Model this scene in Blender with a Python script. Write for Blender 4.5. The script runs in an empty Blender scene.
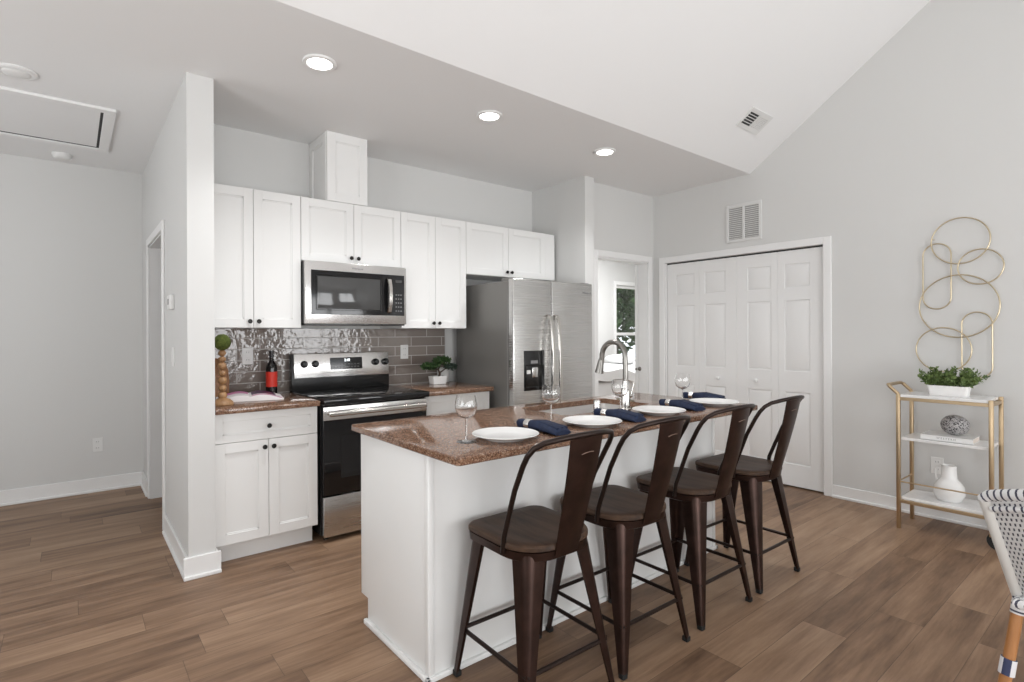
import bpy, bmesh, math, random
from mathutils import Vector, Matrix
PI = math.pi
random.seed(7)
S = bpy.context.scene
C = S.collection

# ------------------------------------------------------------------ camera
FPX, CX, CY, YAW, ROLL, EYE = 538.19, 498.66, 333.75, 0.66970, -0.00479, 1.3342
cam_d = bpy.data.cameras.new('camera'); cam = bpy.data.objects.new('camera', cam_d); C.objects.link(cam)
cam_d.sensor_fit = 'HORIZONTAL'; cam_d.sensor_width = 36.0
cam_d.lens = FPX * 36.0 / 1024.0
cam_d.shift_x = (512 - CX) / 1024.0
cam_d.shift_y = -(341 - CY) / 1024.0
cam_d.clip_start = 0.02
_r = Vector((math.cos(YAW), -math.sin(YAW), 0)); _f = Vector((math.sin(YAW), math.cos(YAW), 0)); _u = Vector((0, 0, 1))
_c, _s = math.cos(ROLL), math.sin(ROLL)
r3 = _c * _r + _s * _u; u3 = -_s * _r + _c * _u
cam.matrix_world = Matrix(((r3.x, u3.x, -_f.x, 0), (r3.y, u3.y, -_f.y, 0), (r3.z, u3.z, -_f.z, EYE), (0, 0, 0, 1)))
S.camera = cam

# ------------------------------------------------------------------ world, light, exposure
W = bpy.data.worlds.new('sky'); S.world = W; W.use_nodes = True
bg = W.node_tree.nodes['Background']; bg.inputs[0].default_value = (0.90, 0.95, 1.0, 1); bg.inputs[1].default_value = 1.6
S.view_settings.view_transform = 'Standard'; S.view_settings.look = 'None'
S.view_settings.gamma = 1.0; S.view_settings.use_curve_mapping = False
S.view_settings.exposure = 0.15
S.cycles.max_bounces = 10; S.cycles.diffuse_bounces = 6; S.cycles.glossy_bounces = 5
S.cycles.transparent_max_bounces = 24; S.cycles.sample_clamp_indirect = 6.0
S.cycles.use_denoising = True

def area(name, loc, rot, sx, sy, power, col=(1, 1, 1)):
    d = bpy.data.lights.new(name, 'AREA'); d.shape = 'RECTANGLE'; d.size = sx; d.size_y = sy
    d.energy = power; d.color = col
    o = bpy.data.objects.new(name, d); C.objects.link(o); o.location = loc; o.rotation_euler = rot
    return o
DAY = (0.99, 0.995, 1.0)
# daylight arriving through the windows of the wall behind the camera and in the hall; left room and bedroom lights are added fill
UP = 0.55    # tilted up to brighten the ceiling, standing in for light off the ground
area('daylight', (1.30, -2.44, 1.12), (PI / 2 + UP, 0, 0), 2.2, 2.0, 68, DAY)
area('daylight', (3.75, -2.44, 1.40), (PI / 2 + UP, 0, 0), 1.4, 1.5, 38, DAY)
area('daylight', (-1.0, -2.44, 1.40), (PI / 2 + UP, 0, 0), 1.4, 1.5, 38, DAY)
area('daylight', (-2.26, 0.90, 1.40), (PI / 2 + .8, 0, -PI / 2), 1.8, 1.5, 52, DAY)  # added fill, tilted steeply up to brighten the flat ceiling
area('daylight', (-2.26, 4.10, 1.40), (PI / 2 + UP, 0, -PI / 2), 1.6, 1.5, 16, DAY)
area('bedroom_fill', (6.3, 4.4, 2.74), (0, 0, 0), .6, .6, 66, DAY)  # unseen fill light, added to brighten the bedroom walls

# ------------------------------------------------------------------ material helpers
class N:
    def __init__(s, name):
        s.m = bpy.data.materials.new(name); s.m.use_nodes = True; s.t = s.m.node_tree
        s.b = s.t.nodes['Principled BSDF']
    def n(s, typ, **kw):
        x = s.t.nodes.new(typ)
        for k, v in kw.items():
            if isinstance(k, str) and hasattr(x, k): setattr(x, k, v)
        return x
    def l(s, a, b): s.t.links.new(a, b)
    def math(s, op, a, b=None):
        x = s.t.nodes.new('ShaderNodeMath'); x.operation = op
        for i, v in enumerate((a, b)):
            if v is None: continue
            if isinstance(v, (int, float)): x.inputs[i].default_value = v
            else: s.l(v, x.inputs[i])
        return x.outputs[0]
    def comb(s, x, y, z):
        c = s.t.nodes.new('ShaderNodeCombineXYZ')
        for i, v in enumerate((x, y, z)):
            if isinstance(v, (int, float)): c.inputs[i].default_value = v
            else: s.l(v, c.inputs[i])
        return c.outputs[0]
    def ramp(s, fac, stops, interp='LINEAR'):
        r = s.t.nodes.new('ShaderNodeValToRGB'); r.color_ramp.interpolation = interp
        e = r.color_ramp.elements
        while len(e) < len(stops): e.new(0.5)
        for i, (p, c) in enumerate(stops):
            e[i].position = p; e[i].color = (*c, 1)
        s.l(fac, r.inputs[0]); return r.outputs[0]
    def bump(s, h, strength, dist=0.01):
        b = s.t.nodes.new('ShaderNodeBump'); b.inputs['Strength'].default_value = strength
        b.inputs['Distance'].default_value = dist; s.l(h, b.inputs['Height']); s.l(b.outputs[0], s.b.inputs['Normal'])
    def noise(s, vec, scale, detail=2, rough=.5):
        x = s.t.nodes.new('ShaderNodeTexNoise'); x.inputs['Scale'].default_value = scale
        x.inputs['Detail'].default_value = detail; x.inputs['Roughness'].default_value = rough
        if vec is not None: s.l(vec, x.inputs['Vector'])
        return x.outputs['Fac']
    def obj(s): return s.t.nodes.new('ShaderNodeTexCoord').outputs['Object']
    def uv(s): return s.t.nodes.new('ShaderNodeTexCoord').outputs['UV']

def mat(name, col, rough=.5, metal=0., spec=.5, coat=0., emit=None, estr=0., trans=0., ior=1.45):
    m = N(name); b = m.b
    b.inputs['Base Color'].default_value = (*col, 1); b.inputs['Roughness'].default_value = rough
    b.inputs['Metallic'].default_value = metal; b.inputs['Specular IOR Level'].default_value = spec
    b.inputs['Coat Weight'].default_value = coat; b.inputs['IOR'].default_value = ior
    b.inputs['Transmission Weight'].default_value = trans
    if emit: b.inputs['Emission Color'].default_value = (*emit, 1); b.inputs['Emission Strength'].default_value = estr
    return m.m
def paint(name, col, rough, bump=.04, scale=180):
    m = N(name); m.b.inputs['Base Color'].default_value = (*col, 1); m.b.inputs['Roughness'].default_value = rough
    m.bump(m.noise(m.obj(), scale, 2), bump, .002); return m.m
def speck(name, stops, scale, rough=.5, bump=0., detail=4, metal=0.):
    m = N(name); o = m.obj(); f = m.noise(o, scale, detail, .6)
    m.l(m.ramp(f, stops), m.b.inputs['Base Color']); m.b.inputs['Roughness'].default_value = rough; m.b.inputs['Metallic'].default_value = metal
    if bump: m.bump(f, bump, .004)
    return m.m
def thin_glass(name, refl=.06, tint=(1, 1, 1)):
    m = N(name); t = m.t; t.nodes.remove(m.b)
    tr = t.nodes.new('ShaderNodeBsdfTransparent'); tr.inputs[0].default_value = (*tint, 1)
    gl = t.nodes.new('ShaderNodeBsdfGlossy'); gl.inputs['Roughness'].default_value = .02
    lw = t.nodes.new('ShaderNodeLayerWeight'); lw.inputs[0].default_value = .35
    mm = t.nodes.new('ShaderNodeMath'); mm.operation = 'MULTIPLY_ADD'; mm.inputs[1].default_value = .7; mm.inputs[2].default_value = refl
    t.links.new(lw.outputs['Facing'], mm.inputs[0])
    pw = t.nodes.new('ShaderNodeMath'); pw.operation = 'POWER'; pw.inputs[1].default_value = 2.2; t.links.new(mm.outputs[0], pw.inputs[0])
    ad = t.nodes.new('ShaderNodeMath'); ad.operation = 'ADD'; ad.inputs[1].default_value = refl; ad.use_clamp = True; t.links.new(pw.outputs[0], ad.inputs[0])
    mx = t.nodes.new('ShaderNodeMixShader'); t.links.new(ad.outputs[0], mx.inputs[0]); t.links.new(tr.outputs[0], mx.inputs[1]); t.links.new(gl.outputs[0], mx.inputs[2])
    t.links.new(mx.outputs[0], t.nodes['Material Output'].inputs[0]); return m.m

def floor_mat():
    m = N('wood_plank_floor'); sp = m.t.nodes.new('ShaderNodeSeparateXYZ'); m.l(m.obj(), sp.inputs[0])
    x, y = sp.outputs[0], sp.outputs[1]
    PW, PL = .182, 1.22
    yr = m.math('DIVIDE', m.math('ADD', y, 20.03), PW); row = m.math('FLOOR', yr)
    wn = m.t.nodes.new('ShaderNodeTexWhiteNoise'); wn.noise_dimensions = '1D'; m.l(row, wn.inputs['W'])
    xr = m.math('ADD', m.math('DIVIDE', m.math('ADD', x, 20), PL), wn.outputs['Value']); col = m.math('FLOOR', xr)
    w2 = m.t.nodes.new('ShaderNodeTexWhiteNoise'); w2.noise_dimensions = '2D'; m.l(m.comb(row, col, 0), w2.inputs['Vector'])
    rnd = w2.outputs['Value']
    off = m.math('MULTIPLY', rnd, 37.0)
    g1 = m.noise(m.comb(m.math('ADD', m.math('MULTIPLY', x, 1.1), off), m.math('MULTIPLY', y, 9.0), off), 1.6, 5, .62)
    g2 = m.noise(m.comb(m.math('ADD', m.math('MULTIPLY', x, 2.2), off), m.math('MULTIPLY', y, 60.0), off), 1.4, 3, .6)
    f = m.math('ADD', m.math('ADD', m.math('MULTIPLY', rnd, .42), m.math('MULTIPLY', g1, 1.15)), m.math('MULTIPLY', g2, .28))
    f = m.math('SUBTRACT', f, .41)
    colr = m.ramp(f, [(.12, (.098, .056, .034)), (.38, (.200, .121, .074)), (.62, (.285, .181, .114)), (.92, (.385, .262, .172))])
    fy = m.math('FRACT', yr); fx = m.math('FRACT', xr)
    ey = m.math('MINIMUM', fy, m.math('SUBTRACT', 1.0, fy)); ex = m.math('MINIMUM', fx, m.math('SUBTRACT', 1.0, fx))
    ed = m.math('MINIMUM', m.math('MULTIPLY', ey, PW), m.math('MULTIPLY', ex, PL))
    gap = m.math('LESS_THAN', ed, .0012)
    mx = m.t.nodes.new('ShaderNodeMix'); mx.data_type = 'RGBA'; m.l(m.math('MULTIPLY', gap, .55), mx.inputs[0]); m.l(colr, mx.inputs[6]); mx.inputs[7].default_value = (.03, .02, .015, 1)
    m.l(mx.outputs[2], m.b.inputs['Base Color']); m.b.inputs['Roughness'].default_value = .45; m.b.inputs['Specular IOR Level'].default_value = .3
    m.bump(m.math('SUBTRACT', g2, m.math('MULTIPLY', gap, 1.0)), .10, .002); return m.m
def granite_mat():
    m = N('brown_granite'); o = m.obj()
    v = m.t.nodes.new('ShaderNodeTexVoronoi'); v.inputs['Scale'].default_value = 250; m.l(o, v.inputs['Vector'])
    sp = m.t.nodes.new('ShaderNodeSeparateColor'); m.l(v.outputs['Color'], sp.inputs[0])
    f = m.math('ADD', m.math('MULTIPLY', sp.outputs[0], .75), m.math('MULTIPLY', m.noise(o, 30, 3), .45))
    c = m.ramp(f, [(.16, (.035, .024, .019)), (.34, (.110, .054, .033)), (.60, (.188, .100, .062)), (.84, (.265, .155, .100)), (.97, (.38, .27, .20))])
    m.l(c, m.b.inputs['Base Color']); m.b.inputs['Roughness'].default_value = .09; m.b.inputs['Specular IOR Level'].default_value = .6
    return m.m
def tile_mat():
    m = N('taupe_glazed_subway_tile'); sp = m.t.nodes.new('ShaderNodeSeparateXYZ'); m.l(m.obj(), sp.inputs[0])
    vec = m.comb(m.math('ADD', sp.outputs[0], .02), m.math('SUBTRACT', sp.outputs[2], .916), 0)
    b = m.t.nodes.new('ShaderNodeTexBrick'); m.l(vec, b.inputs['Vector']); b.inputs['Scale'].default_value = 1.0
    b.inputs['Brick Width'].default_value = .305; b.inputs['Row Height'].default_value = .079; b.inputs['Mortar Size'].default_value = .0026
    b.inputs['Mortar Smooth'].default_value = .15; b.inputs['Bias'].default_value = 0
    b.inputs['Color1'].default_value = (.175, .146, .128, 1); b.inputs['Color2'].default_value = (.225, .190, .166, 1); b.inputs['Mortar'].default_value = (.52, .50, .48, 1)
    m.l(b.outputs['Color'], m.b.inputs['Base Color'])
    m.l(m.math('ADD', m.math('MULTIPLY', b.outputs['Fac'], .6), .05), m.b.inputs['Roughness'])
    n1 = m.noise(m.obj(), 16, 2, .5); n2 = m.noise(m.obj(), 45, 1, .5)
    h = m.math('SUBTRACT', m.math('ADD', m.math('MULTIPLY', n1, 1.0), m.math('MULTIPLY', n2, .25)), m.math('MULTIPLY', b.outputs['Fac'], .35))
    m.bump(h, .26, .012); m.b.inputs['Specular IOR Level'].default_value = .7
    return m.m
def steel_mat(name, col=(.60, .595, .585), rough=.27, sx=2, sz=260):
    m = N(name); sp = m.t.nodes.new('ShaderNodeSeparateXYZ'); m.l(m.obj(), sp.inputs[0])
    f = m.noise(m.comb(m.math('MULTIPLY', sp.outputs[0], sx), m.math('MULTIPLY', sp.outputs[1], sx), m.math('MULTIPLY', sp.outputs[2], sz)), 1.0, 3)
    m.b.inputs['Base Color'].default_value = (*col, 1); m.b.inputs['Metallic'].default_value = 1.0
    m.l(m.math('ADD', m.math('MULTIPLY', f, .04), rough - .02), m.b.inputs['Roughness']); return m.m
def wood_mat(name, dark, light, rough=.4, axis=0, sc=9, stretch=.14, spec=.5):
    m = N(name); m.b.inputs['Specular IOR Level'].default_value = spec; sp = m.t.nodes.new('ShaderNodeSeparateXYZ'); m.l(m.obj(), sp.inputs[0])
    v = [m.math('MULTIPLY', sp.outputs[i], stretch if i == axis else 1.0) for i in range(3)]
    f = m.noise(m.comb(*v), sc * 3, 5, .65)
    m.l(m.ramp(f, [(.3, dark), (.7, light)]), m.b.inputs['Base Color']); m.b.inputs['Roughness'].default_value = rough
    m.bump(f, .08, .002); return m.m
def weave_mat():
    m = N('white_and_charcoal_weave'); b = m.t.nodes.new('ShaderNodeTexBrick'); m.l(m.uv(), b.inputs['Vector'])
    b.inputs['Scale'].default_value = 1; b.inputs['Brick Width'].default_value = .0115; b.inputs['Row Height'].default_value = .0165
    b.inputs['Mortar Size'].default_value = .0040; b.inputs['Mortar Smooth'].default_value = .2
    b.inputs['Color1'].default_value = (.045, .045, .065, 1); b.inputs['Color2'].default_value = (.08, .08, .10, 1); b.inputs['Mortar'].default_value = (.66, .66, .66, 1)
    m.l(b.outputs['Color'], m.b.inputs['Base Color']); m.b.inputs['Roughness'].default_value = .55
    m.bump(b.outputs['Fac'], .6, .003); return m.m
def stripe_uv(name, a, b_, n, axis=0, duty=.5, rough=.55):
    m = N(name); sp = m.t.nodes.new('ShaderNodeSeparateXYZ'); m.l(m.uv(), sp.inputs[0])
    f = m.math('LESS_THAN', m.math('FRACT', m.math('MULTIPLY', sp.outputs[axis], n)), duty)
    m.l(m.ramp(f, [(0, a), (1, b_)]), m.b.inputs['Base Color']); m.b.inputs['Roughness'].default_value = rough; return m.m

M = dict(
    wall=paint('pale_grey_wall_paint', (.63, .63, .62), .6), ceil=paint('white_ceiling_paint', (.78, .78, .78), .75),
    trim=paint('white_trim_paint', (.78, .78, .775), .35, .01), cab=paint('white_cabinet_paint', (.77, .77, .76), .38, .01),
    doorp=paint('white_door_paint', (.79, .79, .785), .4, .01), floor=floor_mat(), granite=granite_mat(), tile=tile_mat(),
    steel=steel_mat('brushed_stainless'), steel_h=steel_mat('brushed_stainless_bar', (.70, .69, .68), .22, 200, 3),
    sinksteel=mat('satin_sink_steel', (.80, .79, .78), .42, 1.), chrome=mat('satin_nickel', (.62, .60, .57), .2, 1.), nickel=mat('brushed_nickel', (.24, .23, .215), .30, 1.),
    black=mat('black_enamel', (.012, .012, .012), .25), glassblack=mat('black_glass', (.008, .008, .009), .06, 0, .6),
    mwglass=mat('dark_smoked_glass', (.055, .055, .055), .07, 0, .7), fside=mat('dark_grey_appliance_side', (.20, .195, .185), .38, .35),
    gap=mat('dark_gasket', (.05, .05, .05), .6), knob=mat('oil_rubbed_black_knob', (.018, .017, .016), .35, .6),
    bronze=speck('dark_bronze_metal', [(.35, (.030, .016, .012)), (.7, (.052, .027, .021))], 14, .33, 0, 3, .75),
    darkmetal=mat('dark_brown_tube_metal', (.028, .018, .015), .35, .7), seat=wood_mat('dark_walnut_seat', (.026, .014, .009), (.088, .050, .031), .5, 1, spec=.22),
    rubber=mat('black_rubber', (.012, .012, .012), .7), pale_mark=mat('pale_metal_mark', (.28, .19, .15), .45, .5),
    gold=mat('brushed_gold', (.55, .42, .27), .36, 1.), goldart=mat('pale_gold_wire', (.60, .51, .36), .34, 1.),
    marble=speck('white_marble', [(.3, (.70, .70, .70)), (.5, (.82, .82, .82))], 6, .2), ceramic=mat('white_ceramic', (.78, .78, .77), .22),
    matte=paint('matte_white_plaster', (.78, .77, .76), .7, .2, 60), plate=mat('white_porcelain', (.80, .80, .79), .15),
    navy=speck('navy_linen', [(.3, (.004, .009, .030)), (.7, (.008, .020, .062))], 60, .85, .3), silver=mat('hammered_silver', (.72, .71, .69), .25, 1.),
    glass=mat('clear_glass', (1, 1, 1), .0, 0, .5, trans=1., ior=1.45), pane=thin_glass('window_pane_glass', .03), plastic=mat('white_plastic', (.74, .74, .73), .35),
    slot=mat('dark_slot', (.03, .03, .03), .7), grille=mat('grey_filter_behind_grille', (.34, .34, .33), .7), emit=mat('lit_lens', (1, 1, 1), .5, emit=(1, .98, .95), estr=12),
    leaf=speck('green_leaf', [(.3, (.050, .085, .022)), (.7, (.19, .27, .085))], 30, .5), leafd=speck('dark_bonsai_leaf', [(.3, (.010, .030, .008)), (.7, (.045, .10, .022))], 40, .6),
    leafb=speck('blue_green_leaf', [(.3, (.012, .028, .018)), (.7, (.04, .065, .045))], 40, .6),
    treel=speck('tree_leaf', [(.3, (.015, .05, .012)), (.7, (.09, .17, .05))], 3, .6), moss=speck('green_moss', [(.3, (.030, .048, .006)), (.7, (.10, .125, .020))], 90, .95, .8),
    bark=speck('brown_bark', [(.3, (.03, .02, .014)), (.7, (.09, .06, .04))], 30, .8, .4), bead=wood_mat('turned_light_wood', (.22, .11, .045), (.46, .27, .13), .45, 2),
    board=wood_mat('orange_brown_board', (.20, .085, .03), (.34, .16, .06), .45, 2), paper=mat('white_paper', (.78, .75, .75), .5),
    pink=mat('pink_printed_page', (.55, .18, .36), .4), purple=mat('dark_purple_printed_photo', (.075, .025, .075), .35), cream=mat('cream_page_edges', (.70, .62, .55), .7),
    bottle=mat('dark_bottle_glass', (.008, .006, .006), .06, 0, .6), red=mat('red_label', (.60, .035, .02), .45), foil=mat('black_foil', (.02, .018, .02), .3),
    stone=speck('grey_veined_ball', [(.40, (.035, .033, .035)), (.49, (.55, .54, .54)), (.60, (.06, .055, .06))], 70, .5, .5, 5),
    book=mat('white_book_cover', (.76, .76, .75), .5), ink=mat('grey_lettering', (.25, .25, .25), .6), rattan=wood_mat('honey_rattan', (.30, .125, .04), (.46, .21, .075), .42, 2),
    weave=weave_mat(), binding=paint('white_cane_binding', (.66, .65, .62), .5, .3, 120),
    rope=stripe_uv('white_and_charcoal_rope', (.70, .70, .70), (.05, .05, .08), 48, 0, .30), ring=stripe_uv('white_and_blue_binding', (.70, .70, .72), (.03, .04, .10), 3, 1, .5),
    fabric=paint('white_bedding', (.80, .80, .80), .9, .3, 30), digit=mat('lit_digits', (1, 1, 1), .5, emit=(.9, .97, 1), estr=3),
    siding=mat('outdoor_grass', (.10, .16, .06), .9), button=mat('grey_button_mark', (.22, .22, .22), .5), alum=mat('white_enamel_vent', (.68, .68, .67), .4), soil=mat('dark_soil', (.03, .02, .015), .9),
)

# ------------------------------------------------------------------ mesh helpers
class B:
    def __init__(s): s.bm = bmesh.new(); s.uvl = None
    def box(s, x0, x1, y0, y1, z0, z1, bev=0., seg=2, rz=0., about=None):
        t = bmesh.new(); bmesh.ops.create_cube(t, size=1)
        for v in t.verts: v.co = Vector(((x0 + x1) / 2 + v.co.x * (x1 - x0), (y0 + y1) / 2 + v.co.y * (y1 - y0), (z0 + z1) / 2 + v.co.z * (z1 - z0)))
        if bev: bmesh.ops.bevel(t, geom=t.edges[:], offset=bev, segments=seg, affect='EDGES', profile=.5)
        if rz:
            c = Vector(about or ((x0 + x1) / 2, (y0 + y1) / 2, 0)); bmesh.ops.rotate(t, verts=t.verts, cent=c, matrix=Matrix.Rotation(rz, 3, 'Z'))
        return s.merge(t)
    def merge(s, t):
        me = bpy.data.meshes.new('tmp'); t.to_mesh(me); t.free(); s.bm.from_mesh(me); bpy.data.meshes.remove(me); return s
    def cyl(s, p0, p1, r0, r1=None, seg=20, cap=True):
        r1 = r0 if r1 is None else r1; p0, p1 = Vector(p0), Vector(p1); d = p1 - p0
        t = bmesh.new(); bmesh.ops.create_cone(t, cap_ends=cap, segments=seg, radius1=r0, radius2=r1, depth=d.length)
        q = Vector((0, 0, 1)).rotation_difference(d.normalized()).to_matrix().to_4x4()
        bmesh.ops.transform(t, matrix=Matrix.Translation((p0 + p1) / 2) @ q, verts=t.verts); return s.merge(t)
    def ball(s, c, r, sc=(1, 1, 1), seg=20, jit=0.):
        t = bmesh.new(); bmesh.ops.create_uvsphere(t, u_segments=seg, v_segments=max(6, seg * 2 // 3), radius=r)
        for v in t.verts:
            k = 1 + random.uniform(-jit, jit); v.co = Vector((v.co.x * sc[0] * k + c[0], v.co.y * sc[1] * k + c[1], v.co.z * sc[2] * k + c[2]))
        return s.merge(t)
    def lathe(s, prof, c=(0, 0, 0), seg=32, closed=False):
        bm = s.bm; rings = []
        for r, z in prof:
            if r < 1e-6: rings.append([bm.verts.new((c[0], c[1], c[2] + z))])
            else: rings.append([bm.verts.new((c[0] + r * math.cos(2 * PI * i / seg), c[1] + r * math.sin(2 * PI * i / seg), c[2] + z)) for i in range(seg)])
        pairs = list(zip(rings, rings[1:])) + ([(rings[-1], rings[0])] if closed else [])
        for a, b in pairs:
            for i in range(seg):
                j = (i + 1) % seg
                if len(a) == 1 and len(b) == 1: continue
                if len(a) == 1: bm.faces.new((a[0], b[j], b[i]))
                elif len(b) == 1: bm.faces.new((a[i], a[j], b[0]))
                else: bm.faces.new((a[i], a[j], b[j], b[i]))
        return s
    def tube(s, pts, r, seg=10, closed=False, uv=False):
        pts = [Vector(p) for p in pts]; n = len(pts); rs = r if isinstance(r, (list, tuple)) else [r] * n
        bm = s.bm; rings = []; up = None; L = [0]
        for i in range(1, n + 1): L.append(L[-1] + (pts[i % n] - pts[i - 1]).length)
        for i, p in enumerate(pts):
            a = pts[i - 1] if (i > 0 or closed) else p; b = pts[(i + 1) % n] if (i < n - 1 or closed) else p
            d = (b - a).normalized()
            if up is None: up = Vector((0, 0, 1)) if abs(d.z) < .9 else Vector((1, 0, 0))
            x = d.cross(up).normalized(); y = x.cross(d).normalized(); up = y
            rings.append([bm.verts.new(p + (x * math.cos(2 * PI * k / seg) + y * math.sin(2 * PI * k / seg)) * rs[i]) for k in range(seg)])
        if uv and s.uvl is None: s.uvl = bm.loops.layers.uv.new('UVMap')
        for i in range(n if closed else n - 1):
            a, b = rings[i], rings[(i + 1) % n]
            for k in range(seg):
                f = bm.faces.new((a[k], a[(k + 1) % seg], b[(k + 1) % seg], b[k]))
                if uv:
                    for lp, (uu, vv) in zip(f.loops, ((L[i], k), (L[i], k + 1), (L[i + 1], k + 1), (L[i + 1], k))): lp[s.uvl].uv = (uu, vv / seg)
        if not closed:
            bm.faces.new(rings[0][::-1]); bm.faces.new(rings[-1])
        return s
    def prism(s, poly, axis, a0, a1, bev=0.):
        t = bmesh.new()
        def P(p, a): return {'x': (a, p[0], p[1]), 'y': (p[0], a, p[1]), 'z': (p[0], p[1], a)}[axis]
        lo = [t.verts.new(P(p, a0)) for p in poly]; hi = [t.verts.new(P(p, a1)) for p in poly]
        t.faces.new(lo[::-1]); t.faces.new(hi)
        for i in range(len(poly)):
            j = (i + 1) % len(poly); t.faces.new((lo[i], lo[j], hi[j], hi[i]))
        bmesh.ops.recalc_face_normals(t, faces=t.faces)
        if bev: bmesh.ops.bevel(t, geom=t.edges[:], offset=bev, segments=2, affect='EDGES', profile=.5)
        return s.merge(t)
    def loft(s, rings, cap=True, close=True):
        bm = s.bm; R = [[bm.verts.new(p) for p in r] for r in rings]; n = len(R[0])
        for a, b in zip(R, R[1:]):
            for i in range(n if close else n - 1):
                j = (i + 1) % n; bm.faces.new((a[i], a[j], b[j], b[i]))
        if cap: bm.faces.new(R[0][::-1]); bm.faces.new(R[-1])
        return s
    def sheet(s, fn, nu, nv, th, uvfn=None):
        """curved sheet of thickness th: fn(u, v) -> (point, normal)"""
        bm = s.bm
        if uvfn and s.uvl is None: s.uvl = bm.loops.layers.uv.new('UVMap')
        A = [[None] * (nv + 1) for _ in range(nu + 1)]; Bk = [[None] * (nv + 1) for _ in range(nu + 1)]
        for i in range(nu + 1):
            for j in range(nv + 1):
                p, n = fn(i / nu, j / nv); p, n = Vector(p), Vector(n).normalized()
                A[i][j] = bm.verts.new(p + n * th / 2); Bk[i][j] = bm.verts.new(p - n * th / 2)
        def face(vs, uvs):
            f = bm.faces.new(vs)
            if uvfn:
                for lp, q in zip(f.loops, uvs): lp[s.uvl].uv = q
        U = lambda i, j: uvfn(i / nu, j / nv) if uvfn else (0, 0)
        for i in range(nu):
            for j in range(nv):
                q = [(i, j), (i + 1, j), (i + 1, j + 1), (i, j + 1)]
                face([A[a][b] for a, b in q], [U(*k) for k in q]); q = q[::-1]; face([Bk[a][b] for a, b in q], [U(*k) for k in q])
        for i in range(nu):
            for j in (0, nv): bm.faces.new((A[i][j], Bk[i][j], Bk[i + 1][j], A[i + 1][j]) if j == 0 else (A[i][j], A[i + 1][j], Bk[i + 1][j], Bk[i][j]))
        for j in range(nv):
            for i in (0, nu): bm.faces.new((A[i][j], A[i][j + 1], Bk[i][j + 1], Bk[i][j]) if i == 0 else (A[i][j], Bk[i][j], Bk[i][j + 1], A[i][j + 1]))
        return s

def top_of(o):
    while o.parent: o = o.parent
    return o
def obj(name, b, m, parent=None, smooth=True, ang=35):
    me = bpy.data.meshes.new(name); bmesh.ops.recalc_face_normals(b.bm, faces=b.bm.faces)
    if parent is not None:
        off = top_of(parent).location
        if off.length: bmesh.ops.translate(b.bm, verts=b.bm.verts, vec=-off)
    b.bm.to_mesh(me); b.bm.free()
    me.materials.append(M[m] if isinstance(m, str) else m)
    if smooth:
        me.polygons.foreach_set('use_smooth', [True] * len(me.polygons)); me.set_sharp_from_angle(angle=math.radians(ang))
    o = bpy.data.objects.new(name, me); C.objects.link(o)
    if parent is not None: o.parent = parent
    return o
def thing(name, label, cat, loc=(0, 0, 0), group=None):
    o = bpy.data.objects.new(name, None); o.empty_display_size = .05; C.objects.link(o); o.location = loc
    return tag(o, label, cat, group)
def tag(o, label, cat, group=None, kind=None):
    o['label'] = label; o['category'] = cat
    if group: o['group'] = group
    if kind: o['kind'] = kind
    return o
def struct(name, b, m, parent=None, label=None, **k):
    o = obj(name, b, m, parent, **k)
    if parent is None:
        o['kind'] = 'structure'
        if label: o['label'] = label; o['category'] = name.split('_')[0]
    return o
def dup(root, loc, rz, label, group=None):
    def cp(o, par):
        c = o.copy(); C.objects.link(c)
        if par is not None: c.parent = par
        for ch in list(o.children): cp(ch, c)
        return c
    r = cp(root, None); r.location = loc; r.rotation_euler = (0, 0, rz); r['label'] = label
    if group: r['group'] = group
    return r
def text_mesh(name, body, size, mtx, m, parent, ext=.0006):
    cu = bpy.data.curves.new(name, 'FONT'); cu.body = body; cu.size = size; cu.extrude = ext; cu.align_x = 'CENTER'; cu.align_y = 'CENTER'
    o = bpy.data.objects.new(name, cu); C.objects.link(o)
    dg = bpy.context.evaluated_depsgraph_get(); me = bpy.data.meshes.new_from_object(o.evaluated_get(dg))
    bpy.data.objects.remove(o); off = top_of(parent).location
    me.transform(Matrix.Translation(-off) @ mtx); me.materials.clear(); me.materials.append(M[m])
    t = bpy.data.objects.new(name, me); C.objects.link(t); t.parent = parent; return t
FACE_MY = Matrix.Rotation(PI / 2, 4, 'X')                                   # text facing -Y
FACE_MX = Matrix.Rotation(-PI / 2, 4, 'Z') @ Matrix.Rotation(PI / 2, 4, 'X')  # text facing -X

# ------------------------------------------------------------------ the room
XR, ZC, YV, SL = 4.83, 2.775, 2.41, .71      # right wall, flat ceiling, where the vault starts, its slope
XL, YF, YH = -2.3, -2.5, 5.75
YB = 4.08
ZR = ZC + SL * (YV + .05)                    # ridge at y = -0.05
struct('floor', B().box(XL - .1, 9.2, YF - .1, 6.1, -.1, 0), 'floor', smooth=False)
struct('ceiling', B().box(XL - .1, 9.2, YV, 6.1, ZC, ZC + .1), 'ceil', smooth=False)
struct('ceiling_slope', B().prism([(YV, ZC), (-.05, ZR), (2 * -.05 - YV, ZC), (2 * -.05 - YV, ZC + .1), (-.05, ZR + .12), (YV, ZC + .1)], 'x', XL - .1, XR + .1), 'ceil', smooth=False)
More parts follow.
